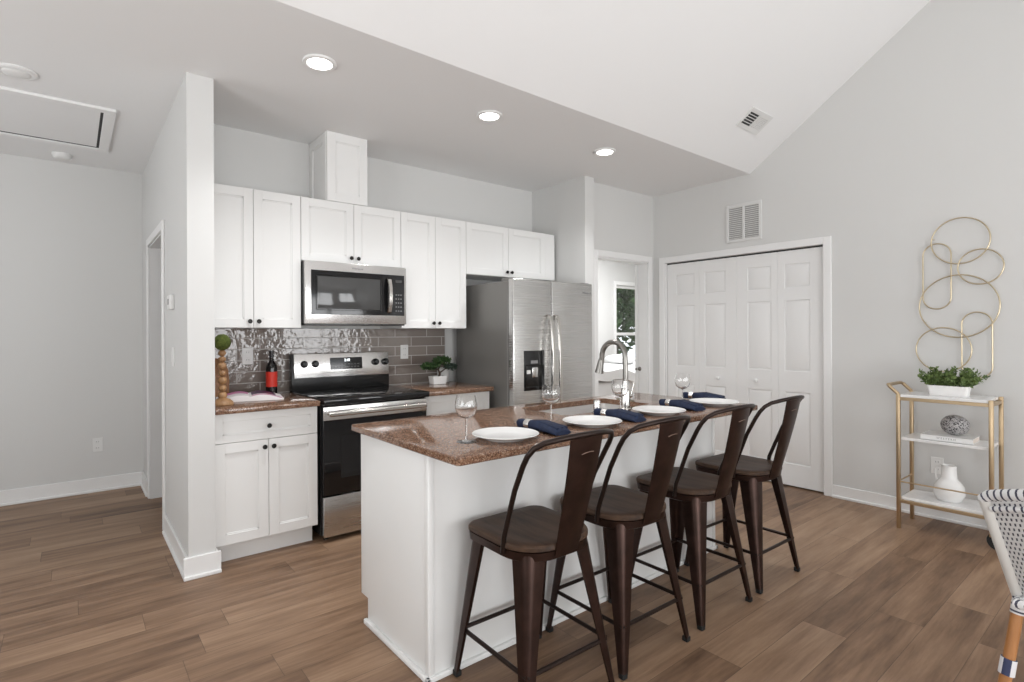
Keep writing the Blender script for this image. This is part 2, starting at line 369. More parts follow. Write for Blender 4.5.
# right wall with the closet opening
CY0, CY1, CZ = 1.805, 3.312, 2.055
b = B().box(XR, XR + .12, YF - .1, CY0, 0, ZC).box(XR, XR + .12, CY0, CY1, CZ, ZC).box(XR, XR + .12, CY1, 3.565, 0, ZC)
b.prism([(2 * -.05 - YV, ZC), (YV, ZC), (-.05, ZR)], 'x', XR, XR + .12)
struct('wall_right', b, 'wall', smooth=False)
struct('wall_left', B().box(XL - .1, XL, YF - .1, 0.0, 0, ZC).box(XL - .1, XL, 1.8, 3.3, 0, ZC).box(XL - .1, XL, 4.9, YH, 0, ZC).box(XL - .1, XL, 3.3, 4.9, 0, .65).box(XL - .1, XL, 3.3, 4.9, 2.15, ZC).box(XL - .1, XL, 0, 1.8, 0, .65).box(XL - .1, XL, 0, 1.8, 2.15, ZC)
       .prism([(2 * -.05 - YV, ZC), (YV, ZC), (-.05, ZR)], 'x', XL - .1, XL), 'wall', smooth=False)
# wall behind the camera with a patio door and two windows
b = B()
for x0, x1, z0, z1 in ((XL, -1.7, 0, ZC), (-1.7, -.3, 0, .65), (-1.7, -.3, 2.15, ZC), (-.3, .2, 0, ZC), (.2, 2.4, 2.12, ZC), (2.4, 3.05, 0, ZC), (3.05, 4.45, 0, .65), (3.05, 4.45, 2.15, ZC), (4.45, XR, 0, ZC)):
    b.box(x0, x1, YF - .1, YF, z0, z1)
struct('wall_front', b, 'wall', smooth=False)
struct('wall_back', B().box(.60, 3.72, YB, YB + .1, 0, ZC), 'wall', smooth=False)
# wing wall between kitchen and hall (its end faces the camera), with the doorway further down the hall
HX0, HX1, HY = .493, .627, 3.365
struct('wall_wing', B().box(HX0, HX1, HY, 4.33, 0, ZC).box(HX0, HX1, 4.33, 5.22, 2.06, ZC).box(HX0, HX1, 5.22, YH, 0, ZC), 'wall', smooth=False)
struct('wall_hall', B().box(XL - .1, HX1, YH, YH + .1, 0, ZC), 'wall', smooth=False)
struct('wall_laundry', B().box(1.9, 2.0, YB + .1, YH, 0, ZC).box(HX1, 2.0, YH, YH + .1, 0, ZC), 'wall', smooth=False)
PX0, PX1 = 3.672, 3.795
struct('wall_partition', B().box(PX0, PX1, 3.36, YB, 0, ZC), 'wall', smooth=False)
DX0, DX1, DZ, PY = 3.935, 4.728, 2.072, 3.45
struct('wall_bedroom_side', B().box(PX1, DX0, PY, PY + .115, 0, ZC).box(DX0, DX1, PY, PY + .115, DZ, ZC).box(DX1, XR, PY, PY + .115, 0, ZC), 'wall', smooth=False)
BWX0, BWX1, BWZ0, BWZ1, BWY = 7.20, 8.35, .85, 2.15, 5.9
b = B().box(PX1 - .1, BWX0, BWY, BWY + .1, 0, ZC).box(BWX0, BWX1, BWY, BWY + .1, 0, BWZ0).box(BWX0, BWX1, BWY, BWY + .1, BWZ1, ZC).box(BWX1, 9.2, BWY, BWY + .1, 0, ZC)
struct('wall_bedroom_window', b, 'wall', smooth=False)
struct('wall_bedroom_end', B().box(9.1, 9.2, 1.2, BWY, 0, ZC).box(PX1 - .1, PX1, YB, BWY, 0, ZC), 'wall', smooth=False)
struct('wall_closet', B().box(5.5, 5.6, 1.6, 3.45, 0, ZC).box(XR + .12, 5.5, 1.6, 1.7, 0, ZC).box(XR + .12, 9.1, 3.45, 3.55, 0, ZC), 'wall', smooth=False)

# baseboards with a shoe strip
def base(name, runs, h=.10):
    b = B()
    for (x0, x1, y0, y1, nx, ny) in runs:     # segment on the wall plane, (nx, ny) into the room
        t, q = .014, .026
        def bx(d, z0, z1):
            xa, xb, ya, yb = x0, x1, y0, y1
            if nx: xa, xb = (x0, x0 + nx * d) if nx > 0 else (x0 + nx * d, x0)
            if ny: ya, yb = (y0, y0 + ny * d) if ny > 0 else (y0 + ny * d, y0)
            b.box(xa, xb, ya, yb, z0, z1, .003, 1)
        bx(t, 0, h); bx(q, 0, .02)
    return struct(name, b, 'trim')
base('baseboard_wing', [(HX0 - .026, HX1 + .026, HY, HY, 0, -1), (HX1, HX1, HY, HY + .045, 1, 0), (HX0, HX0, HY, 4.25, -1, 0), (HX0, HX0, 5.30, YH, -1, 0)], .12)
base('baseboard_hall', [(XL, HX0, YH, YH, 0, -1)], .12)
base('baseboard_right', [(XR, XR, YF, CY0 - .062, -1, 0)])
base('baseboard_left', [(XL, XL, YF, YH, 1, 0)])
base('baseboard_front', [(XL, .12, YF, YF, 0, 1), (2.48, XR, YF, YF, 0, 1)])
# casings
cw = .062
b = B(); x = XR - .016
b.box(x, XR, CY0 - cw, CY0, 0, CZ + cw, .004, 1).box(x, XR, CY1, CY1 + cw, 0, CZ + cw, .004, 1).box(x, XR, CY0, CY1, CZ, CZ + cw, .004, 1)
b.box(XR, XR + .12, CY0 - .001, CY0 + .006, 0, CZ).box(XR, XR + .12, CY1 - .006, CY1 + .001, 0, CZ)
struct('trim_1', b, 'trim')
b = B(); y = PY - .016
b.box(DX0 - cw, DX0, y, PY, 0, DZ + cw, .004, 1).box(DX1, DX1 + cw, y, PY, 0, DZ + cw, .004, 1).box(DX0, DX1, y, PY, DZ, DZ + cw, .004, 1)
b.box(DX0 - .001, DX0 + .012, PY, PY + .115, 0, DZ).box(DX1 - .012, DX1 + .001, PY, PY + .115, 0, DZ).box(DX0, DX1, PY, PY + .115, DZ - .012, DZ + .001)
struct('trim_2', b, 'trim')
b = B(); x = HX0 - .016
b.box(x, HX0, 4.27, 4.33, 0, 2.12, .004, 1).box(x, HX0, 5.22, 5.28, 0, 2.12, .004, 1).box(x, HX0, 4.33, 5.22, 2.06, 2.12, .004, 1)
b.box(HX0, HX1, 4.329, 4.342, 0, 2.06).box(HX0, HX1, 5.208, 5.221, 0, 2.06).box(HX0, HX1, 4.33, 5.22, 2.048, 2.061)
struct('trim_3', b, 'trim')
b = B()
for x0, x1, y0, y1 in ((HX1 + .0, PX0, YB - .0, YB),): pass
# windows
def window(name, axis, pos, a0, a1, z0, z1, inn, mull=(), rail=None, casing=True, label=None):
    """frame in the wall plane at pos (axis 'y' or 'x'); inn = +1/-1 direction into the room"""
    def bx(b, p, q, u0, u1, w0, w1, bev=.003):
        p, q = sorted((pos + p, pos + q))
        if axis == 'y': b.box(u0, u1, p, q, w0, w1, bev, 1)
        else: b.box(p, q, u0, u1, w0, w1, bev, 1)
    b = B(); f = .045
    for u0, u1, w0, w1 in ((a0, a0 + f, z0, z1), (a1 - f, a1, z0, z1), (a0, a1, z1 - f, z1), (a0, a1, z0, z0 + f)): bx(b, -inn * .09, -inn * .03, u0, u1, w0, w1)
    for mu in mull: bx(b, -inn * .08, -inn * .04, mu - .03, mu + .03, z0, z1)
    if rail: bx(b, -inn * .085, -inn * .035, a0, a1, rail - .025, rail + .025)
    if casing:
        for u0, u1, w0, w1 in ((a0 - .065, a0, z0 - .065, z1 + .065), (a1, a1 + .065, z0 - .065, z1 + .065), (a0, a1, z1, z1 + .065), (a0, a1, z0 - .065, z0)): bx(b, 0, inn * .016, u0, u1, w0, w1)
    r = struct(name, b, 'trim', label=label)
    p = B(); q0, q1 = sorted((pos - inn * .058, pos - inn * .062))
    if axis == 'y': p.box(a0 + .02, a1 - .02, q0, q1, z0 + .02, z1 - .02)
    else: p.box(q0, q1, a0 + .02, a1 - .02, z0 + .02, z1 - .02)
    obj('pane', p, 'pane', r, smooth=False); return r
window('window_1', 'y', YF, -1.7, -.3, .65, 2.15, 1, (-1.0,), 1.4)
window('window_2', 'y', YF, .2, 2.4, 0, 2.12, 1, (1.3,))
window('window_3', 'y', YF, 3.05, 4.45, .65, 2.15, 1, (3.75,), 1.4)
window('window_4', 'x', XL, 0, 1.8, .65, 2.15, 1, (.9,), 1.4)  # unseen window, added to bring more light in from the left
window('window_6', 'x', XL, 3.3, 4.9, .65, 2.15, 1, (4.1,), 1.4)
window('window_5', 'y', BWY, BWX0, BWX1, BWZ0, BWZ1, -1, (), 1.32)

# closet doors: two folding pairs, each leaf with three raised panels
def panel_leaf(y0, y1, z0, z1, x, th=.035, lo=.078, hi=.078):
    """door leaf facing -X at x; raised panels"""
    b = B().box(x + .012, x + th, y0, y1, z0, z1)
    a0, a1 = y0 + lo, y1 - hi
    rails = [(z0, .20), (.82, 1.0), (1.61, 1.72), (1.925, z1)]
    b.box(x, x + .0135, y0, a0, z0, z1, .0015, 1).box(x, x + .0135, a1, y1, z0, z1, .0015, 1)
    for q0, q1 in rails: b.box(x, x + .0135, a0 - .002, a1 + .002, q0, q1, .0015, 1)
    for q0, q1 in ((.20, .82), (1.0, 1.61), (1.72, 1.925)):
        t = bmesh.new(); m = .026
        o = [(a0 + .003, q0 + .003), (a1 - .003, q0 + .003), (a1 - .003, q1 - .003), (a0 + .003, q1 - .003)]
        i = [(a0 + m, q0 + m), (a1 - m, q0 + m), (a1 - m, q1 - m), (a0 + m, q1 - m)]
        vo = [t.verts.new((x + .0118, p[0], p[1])) for p in o]; vi = [t.verts.new((x + .003, p[0], p[1])) for p in i]
        t.faces.new(vi)
        for k in range(4): t.faces.new((vo[k], vo[(k + 1) % 4], vi[(k + 1) % 4], vi[k]))
        b.merge(t)
    return b
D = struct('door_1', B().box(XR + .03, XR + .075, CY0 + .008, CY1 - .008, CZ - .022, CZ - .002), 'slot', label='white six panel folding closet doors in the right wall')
edges = [CY1 - .010, 2.936, 2.560, 2.183, CY0 + .010]
for k in range(4):
    a0, a1 = edges[k + 1], edges[k]; g = .0008 if k in (0, 2) else .0012
    lf = obj('leaf', panel_leaf(a0 + g * .6, a1 - g * .6, .012, CZ - .014, XR + .028, lo=.106 if k in (1, 3) else .056, hi=.056 if k in (1, 3) else .106), 'doorp', D, ang=25)
    if k in (1, 2):
        ky = 2.742 if k == 1 else 2.376
        obj('knob', B().lathe([(0, 0), (.010, 0), (.009, .012), (.017, .020), (.018, .028), (.012, .034), (0, .036)], seg=18), 'doorp', lf)
        kn = lf.children[0]; kn.rotation_euler = (0, -PI / 2, 0); kn.location = (XR + .030, ky, .90)
# dark strip above colours in the shade of the gap over the folding doors

# bedroom door handle seen at the doorway's right edge, on a door swung into the bedroom
d2 = struct('door_2', B().box(DX1 - .016 + .0, DX1 + .66, PY + .120, PY + .155, .012, DZ - .015, .002, 1), 'doorp', label='white bedroom door swung open flat behind the wall')
b = B().cyl((DX1 - .028, PY + .137, .95), (DX1 - .015, PY + .137, .95), .012).ball((DX1 - .004, PY + .10, .955), .024)
obj('handle', b, 'nickel', d2)

# ------------------------------------------------------------------ ceiling fittings
def can_light(x, y, label):
    t = thing('recessed_light', label, 'ceiling light', (x, y, ZC - .012), 'recessed kitchen ceiling lights')
    obj('trim_ring', B().lathe([(.062, .012), (.085, .012), (.088, .006), (.084, .001), (.066, 0), (.060, .006)], (x, y, ZC - .012), 40, True), 'trim', t)
    obj('lens', B().lathe([(0, .002), (.058, .002), (.062, .006), (.062, .0118), (0, .0118)], (x, y, ZC - .012), 40), 'emit', t)
    d = bpy.data.lights.new('recessed_lamp', 'SPOT'); d.energy = 55; d.spot_size = math.radians(125); d.spot_blend = .8; d.shadow_soft_size = .06; d.color = (1, 1, 1)
    o = bpy.data.objects.new('recessed_lamp', d); C.objects.link(o); o.location = (x, y, ZC - .02)
can_light(1.03, 2.815, 'lit recessed ceiling light nearest the hall wing wall')
can_light(2.16, 2.815, 'lit recessed ceiling light in the middle of the row of three')
can_light(3.31, 2.815, 'lit recessed ceiling light farthest right, near the fridge partition')
t = thing('hall_ceiling_disc', 'unlit white round ceiling light in the hall before the attic hatch', 'ceiling light', (-.235, 3.92, ZC - .02))
obj('trim_ring', B().lathe([(.062, .02), (.092, .02), (.094, .014), (.086, .008), (.070, .006), (.062, .010)], (-.235, 3.92, ZC - .02), 36, True), 'trim', t)
obj('lens', B().lathe([(0, -.004), (.04, -.002), (.060, .004), (.066, .010), (.066, .0198), (0, .0198)], (-.235, 3.92, ZC - .02), 36), 'plastic', t)
t = thing('smoke_detector', 'small white smoke detector on the hall ceiling past the hatch', 'smoke detector', (-.06, 5.50, ZC - .04))
obj('base', B().lathe([(0, .04), (.068, .04), (.068, .030), (0, .030)], (-.06, 5.5, ZC - .04), 32), 'plastic', t)
obj('cover', B().lathe([(0, 0), (.038, 0), (.052, .006), (.062, .018), (.064, .0305), (0, .0305)], (-.06, 5.5, ZC - .04), 32), 'plastic', t)
# attic hatch
hx0, hx1, hy0, hy1 = -1.15, .225, 4.20, 5.19
t = thing('attic_hatch', 'rectangular attic hatch with white trim in the hall ceiling', 'attic hatch', (hx0, hy0, ZC - .02))
b = B(); w = .062
for a in ((hx0, hx1, hy0, hy0 + w), (hx0, hx1, hy1 - w, hy1), (hx0, hx0 + w, hy0 + w, hy1 - w), (hx1 - w, hx1, hy0 + w, hy1 - w)): b.box(*a, ZC - .018, ZC, .003, 1)
obj('frame', b, 'trim', t)
obj('gap', B().box(hx0 + w, hx1 - w, hy0 + w, hy1 - w, ZC - .0045, ZC - .001), 'slot', t, smooth=False)
obj('panel', B().box(hx0 + w + .014, hx1 - w - .016, hy0 + w + .006, hy1 - w - .022, ZC - .0050, ZC - .002), 'ceil', t, smooth=False)

# return grille on the right wall
t = thing('return_air_grille', 'white two section air grille high on the right wall above closet doors', 'air grille', (XR - .012, 2.47, 2.35))
gy0, gy1, gz0, gz1 = 2.304, 2.638, 2.172, 2.520; x = XR
b = B()
for a in ((gy0, gy0 + .026, gz0, gz1), (gy1 - .026, gy1, gz0, gz1), (gy0 + .026, gy1 - .026, gz0, gz0 + .026), (gy0 + .026, gy1 - .026, gz1 - .026, gz1), (2.461, 2.481, gz0 + .026, gz1 - .026)): b.box(x - .012, x, *a, .002, 1)
obj('frame', b, 'alum', t)
obj('filter', B().box(x - .002, x - .0005, gy0 + .02, gy1 - .02, gz0 + .02, gz1 - .02), 'grille', t, smooth=False)
b = B()
for k in range(17): b.box(x - .008, x - .002, gy0 + .02, gy1 - .02, gz0 + .032 + k * .0178, gz0 + .037 + k * .0178)
obj('louvres', b, 'alum', t, smooth=False)
# supply register on the slope
nrm = Vector((0, -SL, -1)).normalized(); tdir = Vector((0, -1, SL)).normalized()
def sl(xx, s_, n_=0.):      # point on the slope: s_ along the slope from y = 2.08
    p = Vector((xx, 2.08, ZC + SL * (YV - 2.08))) + tdir * s_ + nrm * n_; return p
def slab(b, x0, x1, s0, s1, n0, n1):
    t_ = bmesh.new(); vs = [t_.verts.new(sl(xx, ss, nn)) for nn in (n0, n1) for xx, ss in ((x0, s0), (x1, s0), (x1, s1), (x0, s1))]
    for f in ((0, 1, 2, 3), (7, 6, 5, 4), (0, 4, 5, 1), (1, 5, 6, 2), (2, 6, 7, 3), (3, 7, 4, 0)): t_.faces.new([vs[i] for i in f])
    b.merge(t_); return b
t = thing('ceiling_register', 'white air register with dark slots on the sloped ceiling', 'air vent', sl(4.24, 0))
b = B()
for a in ((4.075, 4.405, -.085, -.055), (4.075, 4.405, .055, .085), (4.075, 4.10, -.055, .055), (4.38, 4.405, -.055, .055), (4.232, 4.246, -.055, .055)): slab(b, *a, 0, .008)
obj('frame', b, 'alum', t, smooth=False)
obj('duct_opening', slab(B(), 4.10, 4.38, -.055, .055, .0003, .0015), 'slot', t, smooth=False)
b = B()
for k in range(6): slab(b, 4.10, 4.235, -.055 + k * .0215, -.050 + k * .0215, .0015, .008)
for k in range(9): slab(b, 4.246, 4.38, -.055 + k * .0125, -.0445 + k * .0125, .0015, .007)
obj('louvres', b, 'alum', t, smooth=False)

# ------------------------------------------------------------------ wall plates
def plate_y(name, label, cat, x, y, z, w=.072, h=.117, kind='outlet'):
    t = thing(name, label, cat, (x, y, z))
    obj('cover_plate', B().box(x - w / 2, x + w / 2, y - .006, y, z - h / 2, z + h / 2, .002, 1), 'plastic', t)
    if kind == 'outlet':
        for s_ in (-1, 1):
            k = obj('socket', B().box(x - .017, x + .017, y - .008, y - .005, z + s_ * .026 - .014, z + s_ * .026 + .014, .002, 1), 'plastic', t)
            obj('slots', B().box(x - .008, x - .006, y - .0085, y - .0075, z + s_ * .026 - .004, z + s_ * .026 + .006).box(x + .006, x + .008, y - .0085, y - .0075, z + s_ * .026 - .004, z + s_ * .026 + .006), 'slot', k, smooth=False)
    else: obj('rocker', B().box(x - .016, x + .016, y - .010, y - .005, z - .033, z + .033, .002, 1), 'plastic', t)
    return t
def plate_x(name, label, cat, x, y, z, w=.072, h=.117, kind='outlet', s=-1):
    t = thing(name, label, cat, (x, y, z)); q = lambda a, c: sorted((x + s * a, x + s * c))
    obj('cover_plate', B().box(*q(0, .006), y - w / 2, y + w / 2, z - h / 2, z + h / 2, .002, 1), 'plastic', t)
    if kind == 'outlet':
        for e in (-1, 1):
            k = obj('socket', B().box(*q(.005, .008), y - .017, y + .017, z + e * .026 - .014, z + e * .026 + .014, .002, 1), 'plastic', t)
            obj('slots', B().box(*q(.0075, .0085), y - .008, y - .006, z + e * .026 - .004, z + e * .026 + .006).box(*q(.0075, .0085), y + .006, y + .008, z + e * .026 - .004, z + e * .026 + .006), 'slot', k, smooth=False)
    elif kind == 'switch': obj('rocker', B().box(*q(.005, .011), y - .016, y + .016, z - .033, z + .033, .002, 1), 'plastic', t)
    return t
plate_y('wall_outlet', 'white wall outlet low on the grey hall end wall', 'outlet', .165, YH, .40)
plate_y('wall_outlet', 'white outlet on the tiles left of the wine bottle', 'outlet', .965, YB - .012, 1.185)
plate_y('wall_outlet', 'white outlet on the tiles right of the range, above the bonsai', 'outlet', 2.20, YB - .012, 1.185)
plate_x('wall_outlet', 'white wall outlet behind the vase on the gold cart', 'outlet', XR, 1.07, .38)
plate_x('light_switch', 'white light switch on the hall side of the wing wall, under the thermostat', 'light switch', HX0, 3.88, 1.20, kind='switch')
t = thing('thermostat', 'small white thermostat on the hall side of the wing wall', 'thermostat', (HX0, 3.90, 1.54))
obj('housing', B().box(HX0 - .026, HX0, 3.84, 3.96, 1.495, 1.585, .006, 2), 'plastic', t)
obj('screen', B().box(HX0 - .0275, HX0 - .025, 3.875, 3.925, 1.525, 1.56), 'grille', t, smooth=False)

# ------------------------------------------------------------------ cabinets
KNOB = [(0, 0), (.006, 0), (.0055, .010), (.0125, .016), (.0145, .022), (.011, .028), (0, .030)]
def knob(parent, x, y, z):
    k = obj('knob', B().lathe(KNOB, seg=16), 'knob', None); k.parent = parent; k.rotation_euler = (PI / 2, 0, 0); k.location = Vector((x, y, z)) - top_of(parent).location; return k
def shaker(x0, x1, z0, z1, y, th=.02, st=.057, axis='y'):
    """five-piece door facing -Y (axis 'y') or -X (axis 'x', then x0..x1 runs along Y)"""
    b = B(); r = .010
    def bx(a0, a1, d0, d1, c0, c1, bev=.0012):
        if axis == 'y': b.box(a0, a1, y + d0, y + d1, c0, c1, bev, 1)
        else: b.box(y + d0, y + d1, a0, a1, c0, c1, bev, 1)
    bx(x0, x0 + st, 0, th, z0, z1); bx(x1 - st, x1, 0, th, z0, z1); bx(x0 + st - .001, x1 - st + .001, 0, th, z0, z0 + st); bx(x0 + st - .001, x1 - st + .001, 0, th, z1 - st, z1)
    bx(x0 + st - .004, x1 - st + .004, r, th - .002, z0 + st - .004, z1 - st + .004, 0)
    # small inner bead
    i = .007
    bx(x0 + st - .001, x0 + st + i, r * .5, th - .003, z0 + st, z1 - st, 0); bx(x1 - st - i, x1 - st + .001, r * .5, th - .003, z0 + st, z1 - st, 0)
    bx(x0 + st, x1 - st, r * .5, th - .003, z0 + st, z0 + st + i, 0); bx(x0 + st, x1 - st, r * .5, th - .003, z1 - st - i, z1 - st, 0)
    return b
UY = 3.722
def upper(label, x0, x1, z0, z1, split, dx1=None, filler=None):
    t = thing('upper_cabinet', label, 'cabinet', (x0, UY, z0), 'white upper cabinets')
    obj('body', B().box(x0 + .0008, x1 - .0008, UY + .021, YB - .004, z0, z1, .001, 1), 'cab', t)
    dx1 = dx1 or x1
    for i, (a, c) in enumerate(((x0 + .002, split - .0015), (split + .0015, dx1 - .002))):
        d = obj('door', shaker(a, c, z0 + .002, z1 - .002, UY), 'cab', t)
        knob(d, (split - .026) if i == 0 else (split + .028), UY, z0 + .042)
    if filler: obj('filler_strip', B().box(dx1 + .001, filler, UY + .004, UY + .021, z0 + .002, z1 - .002, .001, 1), 'cab', t)
    return t
ZU0, ZU1 = 1.380, 2.282
upper('tall white two door upper cabinet beside the wing wall', .630, 1.227, ZU0, ZU1, .922)
upper('short white two door cabinet directly over the microwave', 1.227, 1.989, 1.843, ZU1, 1.608)
upper('tall white two door upper cabinet between microwave and fridge', 1.989, 2.602, ZU0, ZU1, 2.299)
upper('short white two door cabinet over the refrigerator', 2.602, 3.515, 1.840, ZU1, 3.063, filler=3.640)
t = thing('vent_chase', 'narrow white panelled chase above the microwave cabinet reaching the ceiling', 'vent chase', (1.41, UY, ZU1))
obj('body', B().box(1.425, 1.713, UY + .02, YB, ZU1 + .001, ZC - .001), 'cab', t, smooth=False)
obj('front_panel', shaker(1.412, 1.715, ZU1 + .001, ZC - .001, UY, st=.062), 'cab', t)
obj('side_panel', shaker(UY + .021, YB, ZU1 + .001, ZC - .001, 1.408, .017, st=.062, axis='x'), 'cab', t)

def base_cab(label, x0, x1, y0, nd=2, zt=.880):
    t = thing('base_cabinet', label, 'cabinet', (x0, y0, 0), 'white base cabinets')
    obj('body', B().box(x0 + .001, x1 - .001, y0 + .021, YB - .016, .115, zt, .001, 1), 'cab', t)
    obj('toe_kick', B().box(x0 + .001, x1 - .012, y0 + .075, y0 + .09, 0, .115), 'cab', t, smooth=False)
    dr = obj('drawer', shaker(x0 + .002, x1 - .002, .708, zt - .004, y0, st=.045), 'cab', t); knob(dr, (x0 + x1) / 2, y0, .788)
    mid = (x0 + x1) / 2
    for i, (a, c) in enumerate(((x0 + .002, mid - .0015), (mid + .0015, x1 - .002))):
        d = obj('door', shaker(a, c, .119, .704, y0), 'cab', t); knob(d, mid + (-.026 if i == 0 else .026), y0, .662)
base_cab('white base cabinet with drawer and two doors between wing wall and range', .630, 1.227, 3.42)
base_cab('white base cabinet between range and refrigerator', 2.022, 2.612, 3.42)
def worktop(name, label, x0, x1, y0, y1, z0=.881, z1=.916, bev=.006):
    return tag(obj(name, B().box(x0, x1, y0, y1, z0, z1, bev, 2), 'granite'), label, 'worktop')
worktop('worktop', 'brown granite worktop left of the range holding magazine and bottle', .629, 1.229, 3.372, YB - .012)
worktop('worktop', 'brown granite worktop right of the range holding the bonsai', 2.020, 2.622, 3.372, YB - .012)
struct('trim_4', B().box(.629, 2.606, YB - .012, YB, .881, ZU0 - .001), 'tile', smooth=False, label='taupe glazed subway tile backsplash under the upper cabinets')

# ------------------------------------------------------------------ microwave
t = thing('microwave', 'stainless over range microwave under the short cabinet', 'microwave', (1.232, 3.66, 1.41))
mx0, mx1, my, mz0, mz1 = 1.229, 1.990, 3.640, 1.405, 1.838
obj('body', B().box(mx0 + .002, mx1 - .002, my + .035, YB - .013, mz0 + .006, mz1, .002, 1), 'black', t)
dx = 1.862
dr = obj('door', B().box(mx0, mx1, my + .002, my + .034, mz0 + .004, mz1 - .001, .003, 2), 'steel_h', t)
obj('glass_front', B().box(1.266, dx + .11, my - .0015, my + .01, mz0 + .068, mz1 - .062, .001, 1), 'glassblack', dr)
obj('window', B().box(1.300, 1.782, my - .0025, my + .002, mz0 + .098, mz1 - .093, .012, 2), 'mwglass', dr)
hp = [(1.838, my + .002, mz0 + .082), (1.838, my - .022, mz0 + .095), (1.838, my - .038, mz0 + .15), (1.838, my - .043, mz0 + .215), (1.838, my - .038, mz0 + .28), (1.838, my - .022, mz0 + .335), (1.838, my + .002, mz0 + .348)]
b = B(); b.loft([[(p[0] + a, p[1] + c, p[2]) for a, c in ((-.016, 0), (-.012, -.008), (.012, -.008), (.016, 0), (.012, .006), (-.012, .006))] for p in hp]); obj('handle', b, 'chrome', dr)
cp = obj('control_panel', B().box(1.884, 1.964, my - .003, my + .004, mz0 + .075, mz1 - .070, .001, 1), 'glassblack', t)
for i in range(5):
    for j in range(3): obj('button', B().box(1.897 + j * .020, 1.907 + j * .020, my - .0036, my - .003, mz0 + .10 + i * .030, mz0 + .107 + i * .030), 'button', cp, smooth=False)
obj('display', B().box(1.897, 1.950, my - .0036, my - .003, mz1 - .118, mz1 - .098), 'mwglass', cp, smooth=False)
text_mesh('maker_name', 'Whirlpool', .020, Matrix.Translation((1.60, my + .0015, mz1 - .035)) @ FACE_MY, 'button', dr)
obj('vent_strip', B().box(mx0 + .01, mx1 - .01, my + .012, my + .25, mz0 - .006, mz0 + .008, .002, 1), 'black', t)

# ------------------------------------------------------------------ range
rx0, rx1, ry = 1.243, 2.017, 3.382
t = thing('range', 'stainless and black electric range between the two worktops', 'stove', (rx0, ry, 0))
obj('body', B().box(rx0 + .002, rx1 - .002, ry + .035, 4.04, .04, .890, .002, 1), 'black', t)
obj('cooktop', B().box(rx0, rx1, 3.350, 3.985, .882, .922, .006, 2), 'glassblack', t)
for x_, y_, r_ in ((1.44, 3.54, .10), (1.82, 3.54, .085), (1.44, 3.82, .075), (1.82, 3.82, .10)):
    obj('burner_ring', B().lathe([(r_, .9222), (r_ - .004, .9226), (r_ - .008, .9222)], (x_, y_, 0), 40), 'mwglass', t)
od = obj('oven_door', B().box(rx0 + .008, rx1 - .008, ry, ry + .034, .30, .872, .004, 2), 'glassblack', t)
obj('door_top_band', B().box(rx0 + .008, rx1 - .008, ry - .003, ry + .006, .782, .870, .003, 2), 'steel_h', od)
obj('handle', B().box(rx0 + .030, rx1 - .030, ry - .052, ry - .028, .810, .845, .010, 3).box(rx0 + .05, rx0 + .08, ry - .035, ry, .817, .838, .003, 1).box(rx1 - .08, rx1 - .05, ry - .035, ry, .817, .838, .003, 1), 'chrome', od)
obj('oven_window', B().box(rx0 + .12, rx1 - .12, ry - .0012, ry + .002, .40, .68, .002, 1), 'glassblack', od)
obj('drawer', B().box(rx0 + .008, rx1 - .008, ry - .002, ry + .034, .035, .292, .004, 2), 'steel', t)
for x_ in (rx0 + .05, rx1 - .05):
    for y_ in (ry + .08, 3.98): obj('levelling_foot', B().cyl((x_, y_, 0), (x_, y_, .045), .016), 'black', t)
bp = obj('backguard', B().prism([(3.985, .895), (4.045, .895), (4.045, 1.190), (4.005, 1.190), (3.985, 1.015)], 'x', rx0, rx1, .003), 'black', t)
b = B().prism([(3.978, 1.015), (3.995, 1.015), (4.012, 1.192), (3.995, 1.192)], 'x', rx0 + .018, rx1 - .004, .002)
cpn = obj('control_panel', b, 'steel_h', t)
def onp(zz): return 3.978 + (zz - 1.015) * (.017 / .177)
for x_ in (1.332, 1.414, 1.900, 1.985):
    k = obj('knob', B().lathe([(0, 0), (.026, 0), (.027, .008), (.021, .013), (.019, .026), (.015, .030), (0, .030)], seg=22).box(-.004, .004, -.020, .020, .028, .035, .002, 1), 'black', None)
    k.parent = cpn; k.rotation_euler = (PI / 2 - .09, 0, 0); k.location = Vector((x_, onp(1.115) - .001, 1.115)) - t.location
b = B(); y_ = onp(1.11)
b.prism([(onp(1.068) - .002, 1.068), (onp(1.068) + .003, 1.068), (onp(1.158) + .003, 1.158), (onp(1.158) - .002, 1.158)], 'x', 1.528, 1.785)
dsp = obj('display', b, 'glassblack', cpn, smooth=False)
text_mesh('clock_digits', '2:18', .026, Matrix.Translation((1.662, onp(1.137) - .0035, 1.137)) @ Matrix.Rotation(-.095, 4, 'X') @ FACE_MY, 'digit', dsp)
for i in range(9):
    for j in range(2): obj('touch_key', B().box(1.537 + i * .026, 1.549 + i * .026, onp(1.083 + j * .022) - .0036, onp(1.083 + j * .022) - .002, 1.083 + j * .022, 1.089 + j * .022), 'button', dsp, smooth=False)

